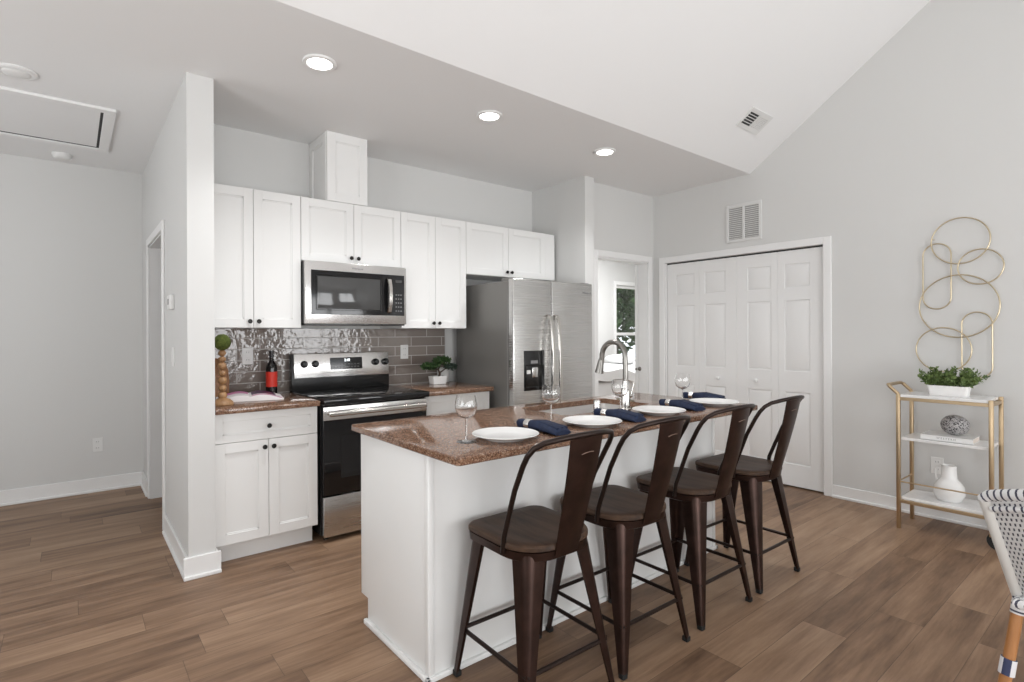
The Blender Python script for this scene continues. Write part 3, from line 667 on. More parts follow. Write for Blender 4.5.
# ------------------------------------------------------------------ refrigerator
fx0, fx1, fy, fzt = 2.680, 3.585, 3.20, 1.765
t = thing('refrigerator', 'stainless side by side refrigerator with black dispenser', 'refrigerator', (fx0, fy, 0))
obj('body', B().box(fx0 + .004, fx1 - .004, fy + .075, 4.0, .03, 1.750, .004, 1), 'fside', t)
obj('gasket', B().box(fx0 + .012, fx1 - .012, fy + .062, fy + .076, .06, 1.745), 'gap', t, smooth=False)
obj('kick_grille', B().box(fx0 + .01, fx1 - .01, fy + .05, fy + .08, .01, .075), 'black', t, smooth=False)
obj('hinge_cover', B().box(fx0 + .01, fx0 + .09, fy + .03, fy + .16, 1.750, 1.775, .004, 2).box(fx1 - .09, fx1 - .01, fy + .03, fy + .16, 1.750, 1.775, .004, 2), 'fside', t)
dl = obj('door', B().box(fx0, 3.087, fy, fy + .062, .085, fzt, .007, 3), 'steel', t)
drr = obj('door', B().box(3.094, fx1, fy, fy + .062, .085, fzt, .007, 3), 'steel', t)
def fhandle(par, x_):
    pts = [(x_, fy + .003, 1.49), (x_, fy - .022, 1.478), (x_, fy - .040, 1.43), (x_, fy - .055, 1.30), (x_, fy - .062, 1.10), (x_, fy - .060, .85), (x_, fy - .052, .66), (x_, fy - .040, .55), (x_, fy - .022, .51), (x_, fy + .003, .50)]
    b = B(); b.loft([[(p[0] + a, p[1] + c, p[2]) for a, c in ((-.016, .002), (-.013, -.010), (0, -.014), (.013, -.010), (.016, .002), (.010, .009), (-.010, .009))] for p in pts]); obj('handle', b, 'chrome', par)
fhandle(dl, 3.052); fhandle(drr, 3.130)
b = B()
b.box(2.786, 3.004, fy - .004, fy + .004, .880, 1.198, .003, 2)
dp = obj('dispenser', b, 'glassblack', dl)
b = B().box(2.800, 2.990, fy - .0052, fy - .003, .905, 1.085, .01, 2)
obj('recess', b, 'black', dp)
obj('paddle', B().box(2.865, 2.925, fy - .012, fy - .004, .985, 1.065, .004, 2), 'steel_h', dp)
obj('display', B().box(2.855, 2.930, fy - .0052, fy - .003, 1.095, 1.120), 'button', dp, smooth=False)
obj('lit_pad', B().box(2.810, 2.850, fy - .0062, fy - .004, 1.015, 1.045, .003, 1), 'plastic', dp)
text_mesh('maker_name', 'Whirlpool', .026, Matrix.Translation((3.515, fy - .0008, 1.685)) @ FACE_MY, 'ink', drr)

# ------------------------------------------------------------------ island
ix0, ix1, iy0, iy1 = 1.066, 3.105, 1.785, 2.400
t = thing('kitchen_island', 'white panelled kitchen island cabinet carrying the granite top', 'island', (ix0, iy0, 0))
obj('body', B().prism([(ix0 + .018, .115), (ix1 - .018, .115), (ix1 - .018, .877), (2.745, .877), (2.745, .62), (1.975, .62), (1.975, .877), (ix0 + .018, .877)], 'y', iy0 + .014, iy1 - .021), 'cab', t, smooth=False)
for x0_, x1_ in ((ix0, ix0 + .018), (ix1 - .018, ix1)):
    obj('end_panel', B().prism([(iy0, 0), (iy1 - .07, 0), (iy1 - .07, .115), (iy1, .115), (iy1, .877), (iy0, .877)], 'x', x0_, x1_, .001), 'cab', t)
obj('back_panel', B().box(ix0 + .018, ix1 - .018, iy0 + .001, iy0 + .013, 0, .877), 'cab', t, smooth=False)
for x_ in (ix0 + .008, ix1 - .008): obj('corner_trim', B().box(x_ - .014, x_ + .014, iy0 - .006, iy0 + .022, 0, .877, .004, 2), 'cab', t)
b = B().box(ix0 - .018, ix1 + .018, iy0 - .014, iy0 + .002, 0, .022, .004, 2).box(ix0 - .018, ix0 + .001, iy0 - .014, iy1 - .06, 0, .022, .004, 2).box(ix1 - .001, ix1 + .018, iy0 - .014, iy1 - .06, 0, .022, .004, 2)
obj('shoe_moulding', b, 'cab', t)
obj('toe_kick', B().box(ix0 + .018, ix1 - .018, iy1 - .085, iy1 - .07, 0, .115), 'cab', t, smooth=False)
xs = [ix0 + .02, 1.52, 1.98, 2.40, 2.74, ix1 - .02]
for a, c in zip(xs, xs[1:]):
    d = obj('door', shaker(a + .0015, c - .0015, .119, .86, -(iy1), .02), 'cab', t)
    for v in d.data.vertices: v.co.y = -(v.co.y + iy0) - iy0     # mirrored to face the range
    d.data.flip_normals()
sx0, sx1, sy0, sy1 = 2.00, 2.72, 1.965, 2.345
b = B(); cx0, cx1, cy0, cy1, z0, z1 = 1.032, 3.165, 1.535, 2.440, .878, .909
poly_o = [(cx0, cy0), (cx1, cy0), (cx1, cy1), (cx0, cy1)]
def ring(pts, z, ins): return pts
tb = bmesh.new()
def rounded(x0, x1, y0, y1, r, n=5):
    o = []
    for (cx_, cy_, a) in ((x1 - r, y0 + r, -PI / 2), (x1 - r, y1 - r, 0), (x0 + r, y1 - r, PI / 2), (x0 + r, y0 + r, PI)):
        for k in range(n + 1): o.append((cx_ + r * math.cos(a + PI / 2 * k / n), cy_ + r * math.sin(a + PI / 2 * k / n)))
    return o
prof = [(-.004, 0), (0, .004), (0, .025), (-.002, .029), (-.006, .031)]
outer = []; 
for ins, zz in prof: outer.append([tb.verts.new((p[0], p[1], z0 + zz)) for p in rounded(cx0 - ins, cx1 + ins, cy0 - ins, cy1 + ins, .016)])
inner = []
for ins, zz in [(0, .031), (.001, .030), (.001, 0)]: inner.append([tb.verts.new((p[0], p[1], z0 + zz)) for p in rounded(sx0 + ins, sx1 - ins, sy0 + ins, sy1 - ins, .03)])
n = len(outer[0])
for a, c in zip(outer, outer[1:]):
    for i in range(n): tb.faces.new((a[i], a[(i + 1) % n], c[(i + 1) % n], c[i]))
for a, c in zip(inner, inner[1:]):
    for i in range(n): tb.faces.new((a[i], a[(i + 1) % n], c[(i + 1) % n], c[i]))
for i in range(n):
    j = (i + 1) % n; tb.faces.new((outer[-1][i], outer[-1][j], inner[0][j], inner[0][i])); tb.faces.new((outer[0][j], outer[0][i], inner[-1][i], inner[-1][j]))
b.merge(tb)
tag(obj('island_worktop', b, 'granite', ang=25), 'long brown granite island top set with four places', 'worktop')
ZI = .909
# sink
def sink_rings():
    L = []
    for ins, zz in ((-.018, .877), (.004, .877), (.006, .70), (.03, .685), (.20, .682)):
        L.append([(p[0], p[1], zz) for p in rounded(sx0 + ins, sx1 - ins, sy0 + min(ins, .17), sy1 - min(ins, .17), .03)])
    return L
b = B(); R = sink_rings(); b.loft(R, cap=False); b.bm.faces.new([v for v in b.bm.verts][-len(R[0]):])
t = thing('sink', 'undermount stainless sink set into the island top', 'sink', (sx0, sy0, .68))
obj('basin', b, 'sinksteel', t); 
obj('drain', B().lathe([(0, .004), (.028, .004), (.040, .0015), (.042, 0), (0, 0)], ((sx0 + sx1) / 2, (sy0 + sy1) / 2, .682), 24), 'nickel', t)
# faucet
qx, qy = 2.398, 1.900
t = thing('faucet', 'tall brushed nickel gooseneck kitchen faucet behind the third plate', 'faucet', (qx, qy, ZI))
obj('base', B().lathe([(0, 0), (.030, 0), (.030, .008), (.024, .014), (.024, .110), (.019, .125), (.0155, .16), (0, .16)], (qx, qy, ZI), 24), 'chrome', t)
pts = [(qx, qy, ZI + .14), (qx, qy, ZI + .24)]
R_ = .084
for k in range(1, 13):
    a = PI - PI * 1.02 * k / 12; pts.append((qx, qy + R_ + R_ * math.cos(a), ZI + .292 + R_ * math.sin(a)))
pts.append((qx, qy + 2 * R_ + .003, ZI + .276)); pts.append((qx, qy + 2 * R_ + .008, ZI + .258))
obj('spout', B().tube(pts, .0150, 14), 'nickel', t)
obj('spray_head', B().cyl((qx, qy + 2 * R_ + .006, ZI + .272), (qx, qy + 2 * R_ + .022, ZI + .196), .0165, .0250, 20), 'nickel', t)
obj('lever', B().cyl((qx + .02, qy, ZI + .075), (qx + .045, qy, ZI + .075), .013, .012).cyl((qx + .042, qy, ZI + .072), (qx + .06, qy - .01, ZI + .15), .007, .005, 12), 'chrome', t)
t = thing('air_gap_cap', 'short steel air gap cap beside the faucet', 'sink fitting', (2.190, 1.925, ZI))
obj('cap', B().lathe([(0, 0), (.021, 0), (.022, .006), (.0185, .010), (.0185, .062), (.016, .070), (0, .072)], (2.190, 1.925, ZI), 22), 'chrome', t)
obj('flange', B().lathe([(0, 0), (.027, 0), (.027, .004), (.022, .006), (0, .006)], (2.190, 1.925, ZI), 22), 'chrome', t)

# ------------------------------------------------------------------ place settings
PLATE = [(0, .004), (.070, .004), (.075, 0), (.082, 0), (.088, .005), (.118, .014), (.134, .020), (.137, .022), (.135, .0235), (.118, .019), (.090, .010), (.080, .0075), (0, .0075)]
spots = [(1.377, 1.698, 'round white dinner plate nearest the left end of the island'),
         (1.892, 1.693, 'second round white dinner plate from the island left end'),
         (2.427, 1.705, 'round white dinner plate in front of the faucet, third along'),
         (2.968, 1.705, 'round white dinner plate nearest the closet end of the island')]
p0 = obj('dinner_plate', B().lathe(PLATE, seg=48), 'plate')
for i, (x, y, lb) in enumerate(spots):
    o = p0 if i == 0 else p0.copy()
    if i: C.objects.link(o)
    o.location = (x, y, ZI + .0005); tag(o, lb, 'plate', 'white dinner plates on the island')
def napkin():
    t = thing('rolled_napkin', '', 'napkin')
    # lies along local -y: short tail at +y, ring, flared fan at -y
    def ringpts(y, w, h, n=18, ph=0.):
        o = []
        for k in range(n):
            a = 2 * PI * k / n; wob = 1 + .10 * math.sin(3 * a + ph)
            o.append((w * math.cos(a) * wob, y, max(.001, h + h * math.sin(a) * wob)))
        return o
    b = B(); b.loft([ringpts(.118, .020, .012), ringpts(.112, .030, .020, ph=1), ringpts(.090, .031, .021, ph=1.3), ringpts(.066, .022, .019, ph=1.5), ringpts(.052, .0195, .019, ph=2), ringpts(.030, .023, .021, ph=2.2), ringpts(-.02, .036, .024, ph=2.6), ringpts(-.09, .044, .021, ph=3), ringpts(-.140, .050, .016, ph=3.2), ringpts(-.152, .047, .010, ph=3.2)])
    for f in (-.6, .1, .7):
        b.tube([(f * .012, .04, .037), (f * .026, -.03, .042), (f * .042, -.144, .028)], [.005, .0075, .006], 8)
    obj('cloth', b, 'navy', t)
    b = B()
    n = 28; pr_ = [(.0225, -.015), (.0255, -.013), (.026, 0), (.0255, .013), (.0225, .015)]
    rings_ = [[(r * math.cos(2 * PI * k / n), .058 + yy, .0225 + r * math.sin(2 * PI * k / n) * .84) for k in range(n)] for r, yy in pr_]
    b.loft(rings_, cap=False); obj('napkin_ring', b, 'silver', t)
    return t
np_ = napkin()
for i, (x, y, rz, lb) in enumerate([(1.600, 1.745, .02, 'rolled navy napkin in silver ring right of the leftmost plate'), (2.118, 1.745, .04, 'rolled navy napkin in silver ring between second plate and faucet plate'),
                                    (2.690, 1.765, -.12, 'rolled navy napkin in silver ring between the two right hand plates'), (3.132, 1.890, .05, 'rolled navy napkin in silver ring at the closet end of the island')]):
    if i == 0: np_.location = (x, y, ZI); np_.rotation_euler.z = rz; np_['label'] = lb; np_['group'] = 'navy napkins on the island'
    else: dup(np_, (x, y, ZI), rz, lb)
def wine_glass():
    t = thing('wine_glass', '', 'wine glass')
    obj('bowl', B().lathe([(.004, .098), (.020, .104), (.036, .118), (.0435, .140), (.0445, .158), (.0405, .182), (.0372, .196), (.0362, .196), (.0395, .181), (.0433, .158), (.0423, .141), (.035, .120), (.019, .1062), (0, .101)], seg=36), 'glass', t)
    obj('stem', B().lathe([(.0060, .006), (.0040, .016), (.0034, .050), (.0036, .085), (.0055, .099)], seg=16), 'glass', t)
    obj('foot', B().lathe([(0, .0005), (.040, .0005), (.0405, .002), (.020, .0042), (.006, .008), (0, .008)], seg=36), 'glass', t)
    for c in t.children:
        for v in c.data.vertices: v.co.z *= .935
    return t
wg = wine_glass()
for i, (x, y, lb) in enumerate([(1.214, 1.742, 'clear wine glass at the left end of the island'), (1.752, 1.822, 'clear wine glass behind the gap between first two plates'),
                                (2.243, 1.812, 'clear wine glass standing just in front of the faucet'), (2.828, 1.822, 'clear wine glass beside the last plate, before the closet doors')]):
    if i == 0: wg.location = (x, y, ZI + .0005); wg['label'] = lb; wg['group'] = 'wine glasses on the island'
    else: dup(wg, (x, y, ZI + .0005), 0, lb)

# ------------------------------------------------------------------ counter stools
SZ = .600
def stool():
    t = thing('counter_stool', '', 'stool')
    # wooden seat, rounded square with a slightly dished top
    b = B(); hw = .191
    def rr(h, r, z, n=8):           # square with small front corners and broad rear ones
        o = []; q = r + .085 * min(1, h / .17)
        for (cx_, cy_, a, rad) in ((h - q, -h + q, -PI / 2, q), (h - r, h - r, 0, r), (-h + r, h - r, PI / 2, r), (-h + q, -h + q, PI, q)):
            rad = min(rad, h)
            for k in range(n + 1): o.append((cx_ + rad * math.cos(a + PI / 2 * k / n), cy_ + rad * math.sin(a + PI / 2 * k / n), z))
        return o
    b.loft([rr(hw - .006, .05, SZ - .024), rr(hw, .056, SZ - .020), rr(hw, .056, SZ - .007), rr(hw - .004, .054, SZ - .001), rr(hw - .010, .050, SZ + .001), rr(hw - .05, .02, SZ - .002), rr(.08, .01, SZ - .005)])
    obj('seat', b, 'seat', t)
    b = B(); b.loft([rr(hw - .014, .045, SZ - .060), rr(hw - .006, .05, SZ - .055), rr(hw - .003, .052, SZ - .026), rr(hw - .012, .048, SZ - .0245)], cap=True)
    obj('seat_pan', b, 'bronze', t)
    def leg(sx, sy):
        # folded sheet leg: rounded L section, wide under the seat, narrow at the floor
        b = B(); rings_ = []
        for k in range(9):
            f = k / 8; z = (SZ - .028) * (1 - f) + .014 * f
            e0 = .172 if sy > 0 else .158; e = e0 + (.222 - e0) * f                      # outer corner
            w = .060 * (1 - f) + .026                   # width of each flange
            if f > .9: w = .026
            r = .030 * (1 - f) + .010; th = .006 + .004 * f
            o = [(e, e - w)]
            for j in range(6):
                a = j / 5 * PI / 2; o.append((e - r + r * math.cos(a), e - r + r * math.sin(a)))
            o.append((e - w, e)); q = [(e - w, e - th)]
            for j in range(6):
                a = PI / 2 - j / 5 * PI / 2; ri = max(r - th, .003); q.append((e - r + ri * math.cos(a), e - r + ri * math.sin(a)))
            q.append((e - th, e - w)); pts_ = o + q
            rings_.append([(p[0] * sx, p[1] * sy, z) for p in pts_])
        b.loft(rings_); l = obj('leg', b, 'bronze', t)
        c = .222 - .013
        obj('foot_cap', B().box(sx * c - .0135, sx * c + .0135, sy * c - .0135, sy * c + .0135, 0, .022, .004, 2), 'rubber', l)
    for sx, sy in ((-1, -1), (1, -1), (-1, 1), (1, 1)): leg(sx, sy)
    for (a, c, z) in (((-1, -1), (1, -1), .186), ((-1, 1), (1, 1), .186), ((-1, -1), (-1, 1), .186), ((1, -1), (1, 1), .190)):
        e = .194
        obj('footrest_bar', B().tube([(a[0] * e, a[1] * e, z), (c[0] * e, c[1] * e, z)], .0085, 10), 'darkmetal', t)
    b = B().tube([(-.140, -.140, SZ - .062), (0, 0, SZ - .080), (.140, .140, SZ - .062)], .006, 8).tube([(-.140, .140, SZ - .062), (0, 0, SZ - .068), (.140, -.140, SZ - .062)], .006, 8)
    for sx, sy in ((-1, -1), (1, -1), (-1, 1), (1, 1)): b.box(sx * .118 - .012, sx * .118 + .012, sy * .118 - .012, sy * .118 + .012, SZ - .085, SZ - .068, .004, 1)
    obj('under_brace', b, 'rubber', t)
    # hoop: from the sides of the seat, up and back, across the top
    half = [(.188, -.060, SZ - .040), (.189, -.068, SZ + .02), (.197, -.140, SZ + .20), (.202, -.190, SZ + .292), (.201, -.212, SZ + .328), (.190, -.232, SZ + .355), (.165, -.254, SZ + .374), (.118, -.282, SZ + .386), (.06, -.300, SZ + .393)]
    pts_ = [(-x, y, z) for x, y, z in half] + [(0, -.306, SZ + .395)] + half[::-1]
    obj('backrest_hoop', B().tube(pts_, .0098, 12), 'darkmetal', t)
    def sf(u, v):
        w = .056 + .022 * v; x = (u - .5) * 2 * w
        y = -.190 - .022 * math.sin(v * PI / 2) - .091 * v + .010 * (x / .07) ** 2 - .002
        return (x, y, SZ - .045 + v * .437), (-.25 * x / .07, -1, .15)
    sl_ = obj('backrest_slat', B().sheet(sf, 8, 12, .004), 'bronze', t, ang=50)
    obj('slat_mark', B().tube([(-.028, -.2910, SZ + .325), (-.010, -.2932, SZ + .329), (.014, -.2932, SZ + .331), (.030, -.2910, SZ + .329)], .0014, 6), 'pale_mark', sl_)  # thin pale raised line near the slat top
    return t
st = stool()
for i, (x, y, rz, lb) in enumerate([(1.379, 1.541, -.02, 'dark bronze metal counter stool nearest the camera at the island left end'), (1.876, 1.541, -.02, 'second dark bronze counter stool from the island left end'),
                                    (2.424, 1.541, -.02, 'third dark bronze counter stool, in front of the faucet plate'), (2.966, 1.541, -.02, 'dark bronze counter stool farthest away, nearest the closet doors')]):
    if i == 0: st.location = (x, y, 0); st.rotation_euler.z = rz; st['label'] = lb; st['group'] = 'counter stools along the island'
    else: dup(st, (x, y, 0), rz, lb)

# ------------------------------------------------------------------ things on the worktops
ZW = .9165
# topiary
tx, ty = .700, 3.545
t = thing('topiary', 'moss ball on a stem of wooden beads at the wing wall', 'ornament', (tx, ty, ZW))
obj('base', B().lathe([(0, 0), (.060, 0), (.063, .006), (.058, .020), (.040, .034), (.022, .042), (0, .044)], (tx, ty, ZW), 30), 'bead', t)
z = ZW + .034
for r in (.026, .023, .027, .022, .025, .020, .021):
    obj('bead', B().ball((tx, ty, z + r * .92), r, (1, 1, .94), 20), 'bead', t); z += r * 1.80
obj('moss_ball', B().ball((tx, ty, z + .046), .048, seg=28, jit=.035), 'moss', t)
# cutting board leaning on the tiles
t = thing('cutting_board', 'brown wooden cutting board leaning on the tiles behind the bead topiary', 'cutting board', (.72, 4.0, ZW))
b = B(); o_ = [(-.085, 0), (.085, 0), (.092, .10), (.088, .18), (.065, .235), (.03, .262), (-.03, .262), (-.065, .235), (-.088, .18), (-.092, .10)]
b.prism(o_, 'y', -.009, .009, .004); bmesh.ops.rotate(b.bm, verts=b.bm.verts, cent=(0, 0, 0), matrix=Matrix.Rotation(-.16, 3, 'X')); bmesh.ops.translate(b.bm, verts=b.bm.verts, vec=(.745, 4.005, ZW + .0015))
obj('board', b, 'board', t)
# open magazine
mxc, myc, mr = .905, 3.765, -.20
t = thing('open_magazine', 'open magazine with pink and purple pages on the left worktop', 'magazine', (mxc, myc, ZW))
def page(side, lay):
    def f(u, v):
        x = side * u * .195; z = .006 + lay + .036 * math.sin(min(1, .12 + u * .95) * PI) ** .8 * (1 - .55 * u)
        return (x, (v - .5) * .29, z), (0, 0, 1)
    return f
def rot_mag(b): bmesh.ops.rotate(b.bm, verts=b.bm.verts, cent=(0, 0, 0), matrix=Matrix.Rotation(mr, 3, 'Z')); bmesh.ops.translate(b.bm, verts=b.bm.verts, vec=(mxc, myc, ZW)); return b
for s_ in (-1, 1):
    f = page(s_, .004); poly = [(f(k / 14, 0)[0][0], f(k / 14, 0)[0][2]) for k in range(15)]
    poly += [(poly[-1][0], .0008), (0, .0008)]
    obj('page_block', rot_mag(B().prism(poly, 'y', -.145, .145)), 'paper', t)
def patch(side, u0, u1, v0, v1, lay):
    f = page(side, lay); return lambda u, v: f(u0 + (u1 - u0) * u, v0 + (v1 - v0) * v)
obj('printed_picture', rot_mag(B().sheet(patch(-1, .04, .92, .55, .98, .0048), 8, 2, .0006)), 'pink', t)
obj('printed_picture', rot_mag(B().sheet(patch(1, .05, .80, .30, .96, .0048), 8, 2, .0006)), 'purple', t)
obj('printed_picture', rot_mag(B().sheet(patch(1, .05, .95, .05, .18, .0048), 8, 2, .0006)), 'pink', t)
# wine bottle
t = thing('wine_bottle', 'dark wine bottle with a red label against the tiles', 'bottle', (1.095, 3.955, ZW))
BO = [(0, 0), (.034, 0), (.0375, .004), (.0375, .185), (.034, .205), (.020, .228), (.0145, .245), (.0140, .290), (.0158, .292), (.0158, .303), (.013, .305), (0, .305)]
obj('body', B().lathe(BO, (1.095, 3.955, ZW), 32), 'bottle', t)
obj('label', B().lathe([(.0377, .055), (.0382, .055), (.0382, .160), (.0377, .160)], (1.095, 3.955, ZW), 32, True), 'red', t)
obj('capsule', B().lathe([(.0145, .255), (.0150, .255), (.0150, .291), (.0164, .292), (.0164, .304), (.012, .3062), (0, .3062)], (1.095, 3.955, ZW), 28), 'foil', t)
# bonsai
def leaf_cloud(n, c, sc, size, rnd, up=.3, flat=False):
    """n small pointed leaves spread over an ellipsoid cluster"""
    bm = bmesh.new()
    for _ in range(n):
        while True:
            p = Vector((rnd.uniform(-1, 1), rnd.uniform(-1, 1), rnd.uniform(-1, 1)))
            if p.length <= 1: break
        q = Vector((c[0] + p.x * sc[0], c[1] + p.y * sc[1], c[2] + p.z * sc[2]))
        d = (p + Vector((rnd.uniform(-.6, .6), rnd.uniform(-.6, .6), rnd.uniform(-.3, .8) + up))).normalized()
        s_ = d.cross(Vector((rnd.uniform(-1, 1), rnd.uniform(-1, 1), rnd.uniform(-1, 1)))).normalized()
        L_ = size * rnd.uniform(.7, 1.3); w = L_ * .32; nn = s_.cross(d) * L_ * .12
        v = [bm.verts.new(x) for x in (q, q + d * L_ * .5 + s_ * w + nn, q + d * L_, q + d * L_ * .5 - s_ * w + nn)]
        bm.faces.new(v)
    return bm
rn = random.Random(3)
bx_, by_ = 2.405, 3.865
t = thing('bonsai', 'small green bonsai in a white rectangular pot right of the range', 'potted plant', (bx_, by_, ZW))
b = B()
def pot(x, y, z, a0, a1, b0, b1, h, wall=.006):
    L = []
    for (f0, f1, zz) in ((a0, b0, 0), (a1, b1, h), (a1 - wall, b1 - wall, h), (a0 - wall, b0 - wall, wall)):
        L.append([(p[0] + x, p[1] + y, z + zz) for p in rounded(-f0, f0, -f1, f1, min(.008, f1 * .4), 3)])
    return B().loft(L)
obj('pot', pot(bx_, by_, ZW, .060, .068, .040, .046, .066), 'ceramic', t)
obj('soil', B().box(bx_ - .058, bx_ + .058, by_ - .036, by_ + .036, ZW + .008, ZW + .056), 'soil', t, smooth=False)
obj('trunk', B().tube([(bx_ + .01, by_, ZW + .05), (bx_ + .022, by_, ZW + .085), (bx_ + .005, by_, ZW + .12), (bx_ + .03, by_, ZW + .16)], [.012, .010, .008, .005], 10)
    .tube([(bx_ + .018, by_, ZW + .09), (bx_ + .07, by_ - .01, ZW + .125), (bx_ + .115, by_ - .015, ZW + .132)], [.007, .005, .004], 8)
    .tube([(bx_ + .008, by_, ZW + .115), (bx_ - .04, by_ - .005, ZW + .135), (bx_ - .075, by_, ZW + .142)], [.007, .005, .004], 8), 'bark', t)
for c, sc, n in (((bx_ - .075, by_, ZW + .150), (.075, .05, .022), 420), ((bx_ + .045, by_, ZW + .192), (.080, .05, .026), 460)):
    b = B(); b.merge(leaf_cloud(n, c, sc, .020, rn)); b.ball(c, 1, (sc[0] * .8, sc[1] * .8, sc[2] * .7), 14); obj('foliage', b, 'leafd', t, smooth=False)
b = B(); c = (bx_ + .12, by_ - .015, ZW + .138); sc = (.055, .045, .022); b.merge(leaf_cloud(300, c, sc, .018, rn)); b.ball(c, 1, (sc[0] * .8, sc[1] * .8, sc[2] * .7), 14); obj('foliage', b, 'leafb', t, smooth=False)
cx_, cy_ = 2.535, 3.985
t = thing('canister', 'plain white ceramic cup behind the bonsai, beside the fridge', 'cup', (cx_, cy_, ZW))
obj('body', B().lathe([(0, 0), (.048, 0), (.051, .004), (.055, .12), (.052, .12), (.048, .008), (0, .006)], (cx_, cy_, ZW), 32), 'ceramic', t)
obj('rim', B().lathe([(.0515, .1195), (.0565, .1195), (.057, .124), (.0535, .126), (.0512, .123)], (cx_, cy_, ZW), 32, True), 'ceramic', t)

# ------------------------------------------------------------------ gold bar cart with its things, and the wall art
gx0, gx1, gy0, gy1 = 4.405, 4.700, .712, 1.185      # front x, back x, right y, left y
t = thing('bar_cart', 'gold framed bar cart with three white shelves against the right wall', 'bar cart', ((gx0 + gx1) / 2, (gy0 + gy1) / 2, 0))
rp = .0115
def sq(b, p, q, r=rp):
    p, q = Vector(p), Vector(q); d = (q - p).normalized(); b.box(0, 0, 0, 0, 0, 0) if False else None
    return b.tube([p, q], r, 4)
for x_, y_ in ((gx0, gy1), (gx1, gy1), (gx0, gy0), (gx1, gy0)):
    left = y_ == gy1
    b = B().box(x_ - rp, x_ + rp, y_ - rp, y_ + rp, 0 if left else .075, .912, .003, 2)
    obj('post', b, 'gold', t)
hz = .93
obj('handle', B().tube([(gx0, gy1, .900), (gx0, gy1 + .004, .915), (gx0, gy1 + .050, .962), (gx0 + .02, gy1 + .062, .970), (gx1 - .02, gy1 + .062, .970), (gx1, gy1 + .050, .962), (gx1, gy1 + .004, .915), (gx1, gy1, .900)], .0115, 12), 'gold', t)
for zt in (.910, .618, .216):
    th = .018
    sh = obj('shelf', B().box(gx0 + .012 if zt < .8 else gx0 - .004, gx1 - .012 if zt < .8 else gx1 + .004, gy0 + .012, gy1 - .012, zt - th, zt, .002, 1), 'marble', t)
    if zt != .618:
        b = B()
        for a in ((gx0 - .008, gx0 + .008, gy0, gy1), (gx1 - .008, gx1 + .008, gy0, gy1), (gx0, gx1, gy0 - .008, gy0 + .008), (gx0, gx1, gy1 - .008, gy1 + .008)): b.box(*a, zt - th - .022, zt - th - .0005, .002, 1)
        obj('rail_frame', b, 'gold', t)
b = B().tube([(gx0, gy0, .318), (gx0, gy1, .318), (gx1, gy1, .318)], .005, 8).tube([(gx1, gy0, .318), (gx0, gy0, .318)], .005, 8)
obj('guard_rail', b, 'gold', t)
for x_ in (gx0 + .01, gx1 - .01):
    w_ = obj('wheel', B().cyl((x_ - .011, gy0 - .03, .055), (x_ + .011, gy0 - .03, .055), .055, seg=32), 'rubber', t)
    obj('hub', B().cyl((x_ - .014, gy0 - .03, .055), (x_ + .014, gy0 - .03, .055), .018, seg=20), 'gold', w_)
    obj('axle_bracket', B().box(x_ - .006, x_ + .006, gy0 - .036, gy0 + .010, .050, .085, .002, 1), 'gold', t)
# planter trough
px_, py_ = 4.555, .945; zt = .9105
t = thing('planter', 'white trough planter of leafy greenery on top of the cart', 'potted plant', (px_, py_, zt))
def trough():
    L = []
    for (f0, f1, zz) in ((.046, .096, 0), (.052, .108, .060), (.052, .108, .066), (.046, .102, .066), (.040, .090, .008)):
        L.append([(p[0] + px_, p[1] + py_, zt + zz) for p in rounded(-f0, f0, -f1, f1, .012, 4)])
    return B().loft(L)
obj('pot', trough(), 'matte', t)
b = B(); rn = random.Random(11)
for k in range(85):
    y0_ = py_ + rn.uniform(-.105, .105); x0_ = px_ + rn.uniform(-.035, .035); L_ = rn.uniform(.07, .145); a = rn.uniform(0, 2 * PI); sp_ = rn.uniform(.1, 1.0)
    base_ = Vector((x0_, y0_, zt + .055)); tip = base_ + Vector((math.cos(a) * L_ * sp_ * .6, math.sin(a) * L_ * sp_ * .75 + (y0_ - py_) * .30, L_ * (1.08 - .72 * sp_)))
    mid = (base_ + tip) / 2 + Vector((0, 0, .022)); b.tube([base_, mid, tip], [.0016, .0013, .0008], 5)
    for q in range(15):
        f = .2 + .8 * q / 14; p = base_ * (1 - f) ** 2 + mid * 2 * f * (1 - f) + tip * f * f
        b.merge(leaf_cloud(2, p, (.007, .007, .007), .022, rn))
obj('foliage', b, 'leaf', t, smooth=False)
# book and ball
bz = .6185
t = thing('hardback_book', 'white hardback book lying on the middle shelf of the cart', 'book', (4.545, .945, bz))
x0_, x1_, y0_, y1_ = 4.450, 4.645, .805, 1.075
obj('cover', B().box(x0_, x1_, y0_, y1_, bz, bz + .003, .001, 1).box(x0_, x1_, y0_, y1_, bz + .031, bz + .034, .001, 1).box(x0_, x0_ + .004, y0_, y1_, bz, bz + .034, .001, 1), 'book', t)
obj('page_block', B().box(x0_ + .004, x1_ - .005, y0_ + .004, y1_ - .004, bz + .003, bz + .031), 'cream', t, smooth=False)
text_mesh('spine_title', 'W E S T E R N', .016, Matrix.Translation((x0_ - .0004, .94, bz + .017)) @ FACE_MX, 'ink', t)
t = thing('deco_ball', 'black and white veined decorative ball resting on the white book', 'ornament', (4.555, .910, bz + .034))
b = B().ball((4.555, .915, bz + .034 + .066), .068, (1, 1.12, .97), 32); obj('ball', b, 'stone', t)
